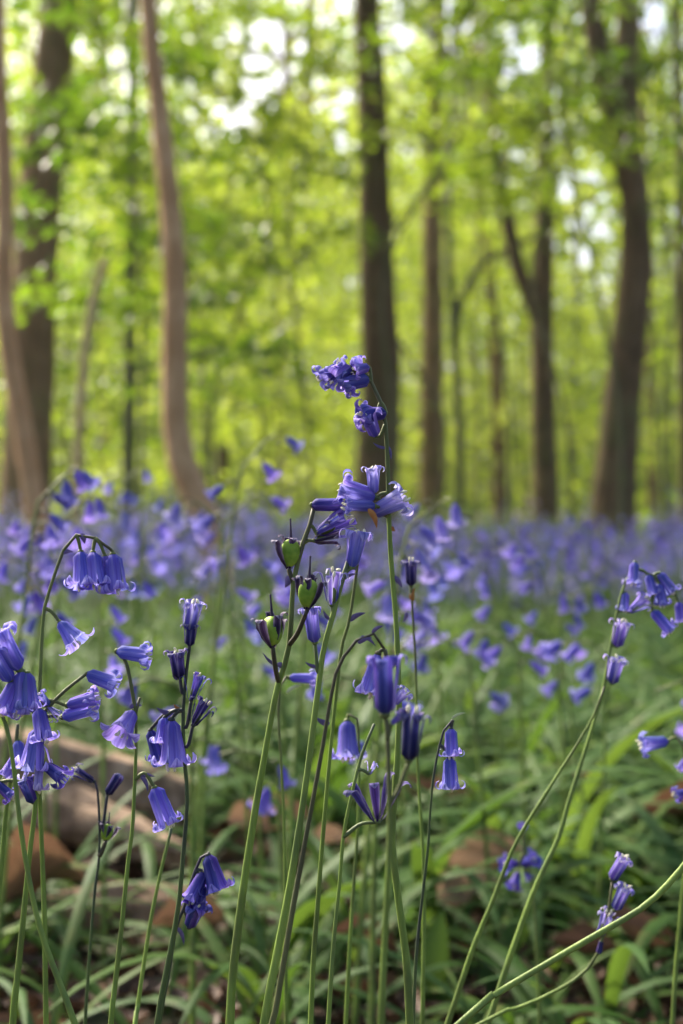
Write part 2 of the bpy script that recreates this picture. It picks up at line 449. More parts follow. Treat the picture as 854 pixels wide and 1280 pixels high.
def gap(px, py):
    """how open the canopy is toward a part of the sky (0 closed .. 1 open)"""
    g = 0.62 * np.clip((260 - py) / 120, 0, 1) * (0.55 + 0.45 * np.sin(px * .023 + 1.0) * np.sin(py * .031 + px * .011))
    for cx, cy, rx, ry, k in [(60, 60, 30, 60, .5), (640, 190, 40, 50, .6), (500, 60, 30, 60, .6), (230, 210, 40, 40, .6), (325, 75, 75, 75, 1.0), (300, 150, 90, 55, 0.75), (420, 150, 60, 70, 0.75), (505, 130, 22, 90, 0.6),
                              (732, 270, 58, 95, 1.0), (650, 80, 34, 70, 0.9), (815, 40, 60, 60, 0.95), (690, 150, 30, 50, .7), (565, 25, 35, 40, 0.7), (655, 240, 28, 40, 0.6),
                              (845, 290, 25, 45, 0.7), (170, 15, 25, 60, 0.6), (105, 110, 40, 50, 0.4), (655, 636, 20, 26, 0.95), (612, 630, 13, 26, 0.9), (290, 640, 16, 30, 0.6),
                              (250, 320, 20, 40, 0.5), (440, 350, 12, 25, 0.6), (535, 210, 20, 40, 0.5), (730, 650, 16, 24, 0.7), (515, 650, 14, 25, .6)]:
        g = np.maximum(g, k * np.exp(-(((px - cx) / (rx * .95)) ** 2 + ((py - cy) / (ry * .95)) ** 2) ** 1.5))
    return g
_NG = np.random.default_rng(5).uniform(0, 1, (120, 120))
def vnoise(x, y):
    xi = np.floor(x).astype(int); yi = np.floor(y).astype(int); fx = x - xi; fy = y - yi
    n = lambda a, b: _NG[a % 120, b % 120]
    return (n(xi, yi) * (1 - fx) + n(xi + 1, yi) * fx) * (1 - fy) + (n(xi, yi + 1) * (1 - fx) + n(xi + 1, yi + 1) * fx) * fy
def opening(px, py):
    q = vnoise(px / 9.5 + 40, py / 9.5 + 40)
    return np.clip(gap(px, py) * 1.3, 0, 1) * np.clip((q - 0.43) * 7, 0.03, 1)
def cull(C, off=(0, 0, 0), keep=1.0):
    W = C + np.array(off)
    px = W[:, 0] / np.maximum(W[:, 1], 0.3) * FPX + CX; py = CY - (W[:, 2] - CAM_H) / np.maximum(W[:, 1], 0.3) * FPX
    return C[rng.uniform(0, 1, len(C)) > opening(px, py) * keep]

CROWN_K = 0.55
def make_tree(name, label, D, pts, w_lo, w_hi, mat, forks=(), crown=(5.5, 2.6, 1800), cat='tree', group=None, top=7.5, flare=1.25, crown_mat='canopy'):
    """pts: pixel path, foot first. The trunk goes on upwards beyond the picture to a crown."""
    W = px_path(pts, D)
    foot = Vector((W[0].x, D, 0))
    root = empty(name, foot)
    W = [Vector((W[0].x, D, -0.05))] + [q for q in W if q.z > 0.12]
    dirv = (W[-1] - W[-2]).normalized()
    dirv = Vector((dirv.x * 0.5, rng.uniform(-0.06, 0.06), 1)).normalized()
    tip = W[-1]
    while tip.z < top:
        tip = tip + dirv * 1.4 + Vector((rng.normal(0, 0.07), rng.normal(0, 0.07), 0)); W.append(tip.copy())
    path = spline(W, 40)
    zz = (path[:, 2] - 0.0)
    ztop = P(0, 0, D).z
    k = np.clip(zz / ztop, 0, 2)
    wl, wh = w_lo / FPX * D / 2, w_hi / FPX * D / 2
    rr = np.maximum(wl + (wh - wl) * k, wh * 0.35) * (1 + (flare - 1) * np.exp(-np.clip(zz, 0, 9) / 0.25))
    mb = MB(); V, Q, T, UV = tube(path - np.array(foot), rr, 14, True, 0.035); mb.add(V, Q, T, UV)
    obj('trunk', mb.mesh('trunk', M[mat]), root)
    tips = [path[-1], path[-8]]
    for fp, fw0, fw1 in forks:
        W2 = px_path(fp, D)
        dv = (W2[-1] - W2[-2]).normalized(); tp = W2[-1]
        while tp.z < top and dv.z > 0.25:
            tp = tp + dv * 1.2 + Vector((0, rng.normal(0, 0.12), 0.25)); W2.append(tp.copy())
        p2 = spline(W2, 24)
        V, Q, T, UV = tube(p2 - np.array(foot), np.linspace(fw0, fw1 * 0.8, 24) / FPX * D / 2, 10, True, 0.03)
        mb = MB(); mb.add(V, Q, T, UV); obj('branch', mb.mesh('branch', M[mat]), root)
        tips.append(p2[-1])
    if crown:
        zc, rad, n = crown; n = int(n * CROWN_K)
        mb = MB(); lb = MB()
        for b in range(9):                                     # limbs that carry the crown
            s = path[int(rng.integers(26, 39))]
            a = rng.uniform(0, 2 * math.pi); ln = rad * rng.uniform(0.5, 1.0)
            e = s + np.array([math.cos(a) * ln, math.sin(a) * ln, rng.uniform(0.2, 1.6)])
            mid = (s + e) / 2 + np.array([0, 0, rng.uniform(0.0, 0.4)])
            V, Q, T, UV = tube(spline([s, mid, e], 8) - np.array(foot), np.linspace(rr[-1] * 0.8, 0.012, 8), 5); mb.add(V, Q, T, UV)
            tips += [e, mid]
        obj('limb', mb.mesh('limb', M[mat]), root)['kind'] = 'stuff'
        tips = np.array(tips)
        c = tips[rng.integers(0, len(tips), n)] + rng.normal(0, 1, (n, 3)) * np.array([rad * 0.38, rad * 0.38, 0.55])
        c[:, 2] = np.maximum(c[:, 2], zc - 0.8)
        c = cull(c)
        V, T, tt = leaf_arrays(c - np.array(foot), 0.13 if D > 7 else 0.065, tint=None if D > 7 else rng.uniform(0, .4, len(c))); lb.add(V, None, T, None, tt)
        obj('crown', lb.mesh('crown', M[crown_mat]), root)['kind'] = 'stuff'
    tag(root, label, cat, group)
    return root

GT = 'trees of the bluebell wood'
make_tree('beech_tree', 'thick dark trunk directly behind the tallest bluebell in the centre', 9.0,
          [(466, 690), (470, 600), (476, 480), (471, 330), (468, 200), (463, 80), (459, 0)], 56, 33, 'bark_dark', group=GT)
make_tree('beech_tree', 'straight slimmer brown trunk just right of the dark centre trunk', 14.5,
          [(538, 675), (539, 560), (541, 420), (541, 280), (545, 130), (548, 0)], 29, 21, 'bark_brown', crown=(6.5, 3, 1800), group=GT)
make_tree('beech_tree', 'forked trunk splitting in two below mid height, right of centre', 11.5,
          [(681, 690), (682, 600), (679, 500), (678, 400), (681, 300), (682, 200), (684, 80), (687, 0)], 34, 18, 'bark_dark',
          forks=[([(680, 420), (664, 375), (646, 330), (634, 270), (622, 210), (614, 130), (610, 60), (608, 0)], 20, 13)], crown=(6, 3, 1800), group=GT)
make_tree('beech_tree', 'thick brown trunk on the right dividing into a V near the top', 8.2,
          [(762, 700), (768, 620), (777, 510), (788, 400), (796, 310), (792, 230), (784, 170), (783, 90), (784, 0)], 56, 26, 'bark_dark',
          forks=[([(789, 240), (779, 190), (768, 150), (756, 100), (746, 50), (737, 0)], 30, 20)], crown=(5.2, 2.6, 1800), group=GT)
make_tree('beech_tree', 'broad shadowed brown trunk behind the slim leaning one at far left', 7.6,
          [(30, 690), (33, 600), (38, 480), (43, 350), (52, 220), (64, 100), (76, 0)], 66, 46, 'bark_brown',
          forks=[([(44, 300), (28, 268), (10, 250), (-18, 240)], 16, 9)], crown=(5, 2.4, 1600), group=GT)
make_tree('young_tree', 'slim pinkish trunk bowing outwards along the left edge', 4.6,
          [(52, 700), (46, 650), (36, 580), (24, 510), (12, 440), (4, 350), (7, 260), (3, 150), (-2, 50)], 30, 18, 'bark_pink', crown=(3.6, 1.4, 900), top=4.5, flare=1.1, group=GT)
make_tree('young_tree', 'slim pinkish trunk with a curved foot, left of centre', 4.6,
          [(272, 720), (258, 650), (237, 605), (222, 552), (218, 460), (219, 350), (213, 260), (202, 160), (192, 70), (185, 0)], 40, 21, 'bark_pink', crown=(3.6, 1.5, 1000), top=4.5, flare=1.05, group=GT)
make_tree('sapling', 'thin pale yellowish sapling leaning right, beside the broad left trunk', 5.2,
          [(95, 690), (96, 600), (101, 500), (108, 425), (119, 365), (134, 325)], 14, 9, 'bark_pale', crown=None, top=1.3, flare=1.0, group=GT)
make_tree('sapling', 'thin mossy upright sapling left of the curved pinkish trunk', 8.5,
          [(160, 690), (161, 560), (163, 400), (165, 200), (166, 0)], 17, 12, 'bark_mossy', crown=(4.2, 1.5, 700), top=5.0, flare=1.0, group=GT)
make_tree('sapling', 'thin pale trunk between the straight trunk and the forked trunk', 17.0,
          [(627, 690), (625, 600), (622, 500), (616, 380), (606, 300), (596, 200), (592, 80), (594, 0)], 19, 9, 'bark_brown', crown=(7, 2, 700), flare=1.05, group=GT)
make_tree('sapling', 'mossy sapling whose arched branch bends right toward the forked trunk', 14.0,
          [(577, 690), (575, 600), (573, 500), (568, 420), (562, 330), (560, 220)], 12, 7, 'bark_mossy',
          forks=[([(568, 430), (572, 390), (588, 350), (610, 322), (652, 304)], 11, 5)], crown=(4.4, 1.4, 500), top=5, flare=1.0, group=GT)
make_tree('sapling', 'thin dark trunk cut by the right edge of the view', 10.0,
          [(858, 690), (856, 500), (852, 300), (850, 150), (846, 0)], 16, 12, 'bark_dark', crown=(5, 1.8, 700), top=6, flare=1.0, group=GT)
make_tree('beech_tree', 'faint grey trunk far back, left of the dark centre trunk', 24.0,
          [(356, 672), (355, 560), (352, 400), (352, 280), (354, 180)], 13, 9, 'bark_brown', crown=(6, 2.6, 900), top=8, flare=1.1, group=GT)
make_tree('beech_tree', 'faint far trunk in the green gap just left of the tallest bluebell', 27.0,
          [(372, 668), (371, 560), (372, 480), (375, 380)], 17, 12, 'bark_mossy', crown=(7, 3, 900), top=9, flare=1.1, group=GT)
make_tree('beech_tree', 'far slender trunk between the thick right trunk and the right edge', 22.0,
          [(818, 672), (815, 560), (812, 450), (812, 330), (806, 200)], 15, 10, 'bark_brown', crown=(6.5, 2.6, 900), top=8, flare=1.1, group=GT)
make_tree('tree_stump', 'short dark stub standing right of the curved pinkish trunk', 16.0,
          [(277, 676), (277, 620), (279, 560)], 16, 12, 'bark_dark', crown=None, top=1.0, flare=1.3, cat='stump')
for (px, d, wd, m, lab) in [(592, 30, 12, 'bark_pale', 'very distant pale trunk just right of the straight slim trunk'),
                         (716, 26, 12, 'bark_mossy', 'distant mossy trunk between the forked trunk and the thick right trunk'),
                         (835, 30, 12, 'bark_mossy', 'distant mossy trunk just inside the right edge'),
                         (130, 22, 13, 'bark_brown', 'distant brown trunk between the pale sapling and the mossy sapling')]:
    make_tree('beech_tree', lab, d, [(px, 668), (px + rng.normal(0, 3), 560), (px + rng.normal(0, 5), 430), (px + rng.normal(0, 8), 250)], wd * .8, wd * 0.6,
              m, crown=(7, 3, 700), top=9, flare=1.1, group='distant trunks at the back of the wood')

# ---- leafy understorey: saplings with tiered sprays
def understorey(name, label, x, y, h, zlo, reach, nb, per, size, mat, bark, tint=(0.1, 0.6), group=None, r=0.03):
    root = empty(name, (x, y, 0))
    pts = [Vector((0, 0, -0.05))]
    for k in range(1, 5): pts.append(Vector((rng.normal(0, 0.06) * k, rng.normal(0, 0.06) * k, h * k / 4)))
    path = spline(pts, 18)
    V, Q, T, UV = tube(path, np.linspace(r, 0.006, 18), 7, True, 0.03)
    mb = MB(); mb.add(V, Q, T, UV); obj('trunk', mb.mesh('trunk', M[bark]), root)
    bb = MB(); lb = MB()
    for k in range(nb):
        f = zlo / h + (1 - zlo / h) * (k + rng.uniform(0, 1)) / nb
        s = path[min(17, int(f * 17))]
        a = rng.uniform(0, 2 * math.pi); ln = reach * rng.uniform(0.5, 1.0) * (1.15 - 0.5 * f)
        d = np.array([math.cos(a), math.sin(a), 0])
        e = s + d * ln + np.array([0, 0, rng.uniform(-0.1, 0.35) * ln])
        m_ = (s + e) / 2 + np.array([0, 0, 0.10 * ln])
        bp = spline([s, m_, e], 7)
        V, Q, T, UV = tube(bp, np.linspace(r * 0.35, 0.003, 7), 4); bb.add(V, Q, T, UV)
        side = np.cross(d, [0, 0, 1.0])
        u = rng.beta(1.6, 1.1, per); i = np.minimum((u * 6).astype(int), 5); fr = (u * 6 - i)[:, None]
        C = bp[i] * (1 - fr) + bp[i + 1] * fr
        C = C + side * (rng.normal(0, 0.30, per) * ln * (1.1 - 0.5 * u))[:, None] + np.array([0, 0, 1]) * rng.normal(0, 0.045 * reach, per)[:, None]
        C = cull(C, (x, y, 0))
        if not len(C): continue
        t0 = rng.uniform(*tint)
        V, T, tt = leaf_arrays(C, size, 0.35, tint=t0 + rng.normal(0, 0.09, len(C))); lb.add(V, None, T, None, tt)
    obj('twig', bb.mesh('twig', M[bark]), root)['kind'] = 'stuff'
    obj('crown', lb.mesh('crown', M[mat]), root)['kind'] = 'stuff'
    tag(root, label, 'tree', group)

GU = 'leafy young beeches under the tall trees'
US = [  # x px, distance, height, lowest tier, reach, tiers, leaves, size, material, tint, label
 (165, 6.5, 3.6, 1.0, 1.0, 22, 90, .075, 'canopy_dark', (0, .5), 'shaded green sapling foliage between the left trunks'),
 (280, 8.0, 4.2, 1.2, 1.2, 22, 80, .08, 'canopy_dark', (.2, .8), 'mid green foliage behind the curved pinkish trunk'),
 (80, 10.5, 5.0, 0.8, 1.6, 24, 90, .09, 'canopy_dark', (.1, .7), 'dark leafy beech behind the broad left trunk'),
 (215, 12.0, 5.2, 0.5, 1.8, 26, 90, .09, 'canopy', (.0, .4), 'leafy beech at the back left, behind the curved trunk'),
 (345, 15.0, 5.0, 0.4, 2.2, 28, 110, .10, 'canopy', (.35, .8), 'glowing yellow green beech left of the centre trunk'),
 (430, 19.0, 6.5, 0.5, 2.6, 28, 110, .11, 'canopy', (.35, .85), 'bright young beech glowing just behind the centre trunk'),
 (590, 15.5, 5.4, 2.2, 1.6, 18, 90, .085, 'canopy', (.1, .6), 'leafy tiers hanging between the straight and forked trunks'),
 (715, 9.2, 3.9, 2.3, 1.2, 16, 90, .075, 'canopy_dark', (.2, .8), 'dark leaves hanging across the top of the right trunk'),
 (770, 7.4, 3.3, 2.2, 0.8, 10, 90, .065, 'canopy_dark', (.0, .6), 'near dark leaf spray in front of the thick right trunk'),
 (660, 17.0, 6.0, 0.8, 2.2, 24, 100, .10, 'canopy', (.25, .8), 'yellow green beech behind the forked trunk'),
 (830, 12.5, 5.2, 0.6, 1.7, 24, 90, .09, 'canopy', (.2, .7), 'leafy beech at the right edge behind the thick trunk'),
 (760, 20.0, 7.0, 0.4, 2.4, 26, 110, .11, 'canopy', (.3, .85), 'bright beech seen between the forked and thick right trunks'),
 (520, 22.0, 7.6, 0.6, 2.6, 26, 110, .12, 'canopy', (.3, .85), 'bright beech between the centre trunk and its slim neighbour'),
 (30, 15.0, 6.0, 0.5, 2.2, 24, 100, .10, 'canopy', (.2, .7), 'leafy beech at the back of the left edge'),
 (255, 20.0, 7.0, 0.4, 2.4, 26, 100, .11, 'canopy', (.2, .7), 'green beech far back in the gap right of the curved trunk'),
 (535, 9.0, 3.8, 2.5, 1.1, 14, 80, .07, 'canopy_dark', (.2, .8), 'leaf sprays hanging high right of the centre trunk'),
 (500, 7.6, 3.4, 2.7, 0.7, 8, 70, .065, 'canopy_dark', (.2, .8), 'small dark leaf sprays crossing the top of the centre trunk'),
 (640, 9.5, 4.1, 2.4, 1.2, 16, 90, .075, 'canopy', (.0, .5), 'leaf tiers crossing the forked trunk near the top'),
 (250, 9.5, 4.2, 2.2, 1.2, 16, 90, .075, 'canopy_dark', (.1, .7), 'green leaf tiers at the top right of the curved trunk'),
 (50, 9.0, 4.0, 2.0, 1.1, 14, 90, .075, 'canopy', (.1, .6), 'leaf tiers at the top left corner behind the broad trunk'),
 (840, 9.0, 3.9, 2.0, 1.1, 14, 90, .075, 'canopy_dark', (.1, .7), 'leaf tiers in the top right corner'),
 (465, 15.5, 5.6, 2.4, 1.4, 18, 90, .08, 'canopy', (.2, .7), 'yellow green leaf tiers high behind the centre trunk'),
 (330, 11.0, 3.6, .9, 1.6, 22, 100, .08, 'canopy', (.35, .85), 'bright layered leaf tiers low left of the centre trunk'),
 (610, 18.0, 4.2, .5, 1.7, 22, 100, .085, 'canopy', (.3, .8), 'low layered leaves left of the forked trunk base'),
 (395, 8.6, 3.6, 2.6, 0.8, 9, 70, .07, 'canopy_dark', (.3, .9), 'leaf sprays at the top, left of the centre trunk'),
]
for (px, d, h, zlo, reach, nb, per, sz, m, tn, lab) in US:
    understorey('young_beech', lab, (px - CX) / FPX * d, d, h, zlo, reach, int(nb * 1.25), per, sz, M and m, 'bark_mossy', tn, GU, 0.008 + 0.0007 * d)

# ---- the far wood: one mass of leaves
def far_wood():
    lb = MB()
    for d0, d1, n, sz, zmax, zmin, t0 in [(24, 34, 66000, 0.14, 9.5, 0.3, 0.34), (34, 50, 114000, 0.23, 15.5, 0.4, 0.44), (50, 75, 100000, 0.36, 24.0, 0.4, 0.50)]:
        nc = 700
        cy_ = rng.uniform(d0, d1, nc); cx_ = rng.uniform(-0.46, 0.46, nc) * cy_
        cz_ = zmin + (zmax - zmin) * rng.beta(1.0, 1.35, nc)
        ct = np.clip(t0 + rng.normal(0, 0.27, nc), 0, 0.85)
        k = rng.integers(0, nc, n)
        C = np.stack([cx_[k], cy_[k], cz_[k]], 1) + rng.normal(0, 1, (n, 3)) * np.array([0.050 * d0, 0.045 * d0, 0.010 * d0])
        C[:, 2] = np.maximum(C[:, 2], 0.25 + rng.uniform(0, .8, n))
        W = C
        px = W[:, 0] / W[:, 1] * FPX + CX; py = CY - (W[:, 2] - CAM_H) / W[:, 1] * FPX
        keep = rng.uniform(0, 1, n) > opening(px, py)
        C = C[keep]; k = k[keep]
        V, T, tt = leaf_arrays(C, sz, 0.2, tint=ct[k] + rng.normal(0, 0.08, len(k))); lb.add(V, None, T, None, tt)
    tag(obj('far_wood', lb.mesh('far_wood', M['canopy'])), kind='stuff')
far_wood()

# ------------------------------------------------------------------ bluebell flower parts
def petal_mesh(kind, seed, nu=13, nv=5):
    """one petal of a bell whose axis is +Z (base 0, mouth 1), lying on the +X side; u along, v across"""
    r = np.random.default_rng(seed)
    if kind == 'bell':     r0, r1, zc, rho, th = 0.195, 0.225, 0.76, 0.135, R(250)
    elif kind == 'tight':  r0, r1, zc, rho, th = 0.18, 0.195, 0.82, 0.105, R(235)
    elif kind == 'flared': r0, r1, zc, rho, th = 0.195, 0.27, 0.74, 0.17, R(205)
    elif kind == 'open':   r0, r1, zc, rho, th = 0.18, 0.34, 0.66, 0.25, R(140)
    elif kind == 'bud':    r0, r1, zc, rho, th = 0.18, 0.21, 0.80, -0.22, R(75)
    elif kind == 'wither': r0, r1, zc, rho, th = 0.15, 0.27, 0.74, 0.13, R(215)
    elif kind == 'cup':    r0, r1, zc, rho, th = 0.225, 0.25, 0.84, 0.11, R(245)
    elif kind == 'splay':  r0, r1, zc, rho, th = 0.10, 0.50, 0.80, 0.12, R(200)
    elif kind == 'husk':   r0, r1, zc, rho, th = 0.14, 0.41, 0.80, 0.11, R(190)
    th *= r.uniform(0.88, 1.12); rho *= r.uniform(0.9, 1.1)
    thin = {'wither': 0.62, 'splay': 0.40, 'husk': 0.68, 'cup': 0.9}.get(kind, 1.0)
    V = []; UV = []
    Lt = zc; Lc = abs(rho) * th; tot = Lt + Lc
    twist = r.normal(0, 0.25 if kind in ('wither', 'splay', 'husk') else 0.08)
    for i in range(nu):
        s = (i / (nu - 1)) ** 0.9
        l = s * tot
        if l < Lt:
            k = l / Lt
            z = l
            shoulder = min(1, k / 0.13)
            base = 0.05 + (r0 - 0.05) * math.sin(shoulder * math.pi / 2)
            rad = base + (r1 - r0) * (k ** 1.6 if kind != 'splay' else k)
            if kind == 'husk': rad = 0.08 + (r1 - 0.08) * math.sin(k * math.pi * 0.55)
            tx, tz = 0.0, 1.0
            hw = rad * (0.60 - 0.22 * max(0, k - 0.45)) * thin
            lift = 0
        else:
            q = (l - Lt) / abs(rho); k2 = (l - Lt) / Lc
            rr = abs(rho) * (1 - 0.25 * k2)
            sg = 1 if rho > 0 else -1
            rad = r1 + sg * rr * (1 - math.cos(q)); z = zc + rr * math.sin(q)
            hw = max(0.012, (r1 * 0.479 * thin if rho > 0 else rad * 0.62) * math.sqrt(max(0, 1 - k2 ** 3.4)) * (1 + 0.38 * math.sin(min(1, k2 * 1.3) * math.pi) * (kind not in ('wither', 'splay', 'husk', 'bud'))))
        for j in range(nv):
            v = j / (nv - 1) * 2 - 1
            lat = hw * v
            curve = (lat ** 2) / (2 * max(rad, 0.1)) * (1.0 if l < Lt else 0.35)
            ridge = 0.022 * (1 - abs(v)) * min(1, l / Lt)
            x = rad - curve + ridge + (r.normal(0, 0.010) if thin < 0.8 else r.normal(0, 0.003))
            tw = twist * s * lat
            V.append((x + tw, lat, z)); UV.append((s, (v + 1) / 2))
    Q = [(i * nv + j, i * nv + j + 1, (i + 1) * nv + j + 1, (i + 1) * nv + j) for i in range(nu - 1) for j in range(nv - 1)]
    V = np.array(V); V[:, 2] /= (zc + abs(rho) * (1 if th > math.pi / 2 else math.sin(th)))
    return V, np.array(Q), np.array(UV)

PETAL = {}
def petal(kind, mat, variant):
    key = (kind, mat, variant)
    if key not in PETAL:
        V, Q, UV = petal_mesh(kind, 100 + variant * 7 + hash_(kind))
        PETAL[key] = mesh_np('petal', V, Q, M[mat], UV)
    return PETAL[key]
def hash_(s): return sum(ord(c) * (i + 1) for i, c in enumerate(s)) % 997

def ellipsoid(c, rx, rz, axis, seg=10, rings=7):
    axis = Vector(axis).normalized(); q = axis.to_track_quat('Z', 'Y').to_matrix()
    path = []; 
    V = []
    for i in range(rings):
        a = math.pi * i / (rings - 1)
        for j in range(seg):
            b = 2 * math.pi * j / seg
            V.append(Vector(c) + q @ Vector((rx * max(math.sin(a), .02) * math.cos(b), rx * max(math.sin(a), .02) * math.sin(b), -rz * math.cos(a))))
    Q = [(i * seg + j, i * seg + (j + 1) % seg, (i + 1) * seg + (j + 1) % seg, (i + 1) * seg + j) for i in range(rings - 1) for j in range(seg)]
    return np.array([list(v) for v in V]), np.array(Q)

_av, _aq = ellipsoid((0, 0, 0), 0.045, 0.10, (0, 0, 1), 6, 5)
ANTHER = mesh_np('anther', _av, _aq, M['anther'])

def add_petals(fo, axis, L, kind, mat, spin, n=6, anthers=3, wide=1.0):
    q = Vector(axis).normalized().to_track_quat('Z', 'Y')
    loose = kind in ('wither', 'splay', 'husk')
    for k in range(n):
        po = obj('petal', petal(kind, mat, random.randrange(3)), fo)
        a = spin + 2 * math.pi * k / n + random.gauss(0, 0.12 if loose else 0.03)
        po.rotation_mode = 'QUATERNION'
        tilt = Quaternion((0, 1, 0), random.gauss(0, 0.16 if loose else 0.035))
        po.rotation_quaternion = q @ Quaternion((0, 0, 1), a) @ tilt
        s = L * random.uniform(0.95, 1.04)
        po.scale = (s * wide, s * wide, s)
        if k % 2: po.scale = (s * wide * .93, s * wide * .93, s * .985)
    for k in range(anthers):
        ao = obj('anther', ANTHER, fo)
        a = spin + 2 * math.pi * (k + 0.5) / max(anthers, 1)
        rr = 0.10 if kind != 'flared' else 0.14
        zz = random.uniform(0.88, 1.04) if kind not in ('open',) else random.uniform(.8, .95)
        v = q @ Vector((math.cos(a) * rr, math.sin(a) * rr, zz))
        ao.location = v * L
        ao.rotation_mode = 'QUATERNION'
        ao.rotation_quaternion = q @ Quaternion((1, 0, 0), random.gauss(0, 0.5))
        ao.scale = (L, L, L)

def bract_mesh(a, b, width, mat, bend=0.25):
    a, b = Vector(a), Vector(b); d = b - a; L = d.length
    side = d.cross(Vector((0, 1, 0.2))).normalized(); up = side.cross(d).normalized()
    V = []; n = 7
    for i in range(n):
        s = i / (n - 1)
        c = a + d * s + up * 0 + side * bend * L * math.sin(s * math.pi) * 0.4
        h = width * (math.sin(min(1, s * 2.5 + 0.25) * math.pi / 2)) * (1 - s ** 2.2)
        w_ = Vector((0, 1, 0)).cross(d).normalized() * h
        V += [c - w_, c + Vector((0, -h * 0.6, 0)), c + w_]
    Q = [(i * 3 + j, i * 3 + j + 1, i * 3 + j + 4, i * 3 + j + 3) for i in range(n - 1) for j in range(2)]
    return mesh_np('bract', np.array([list(v) for v in V]), np.array(Q), M[mat])

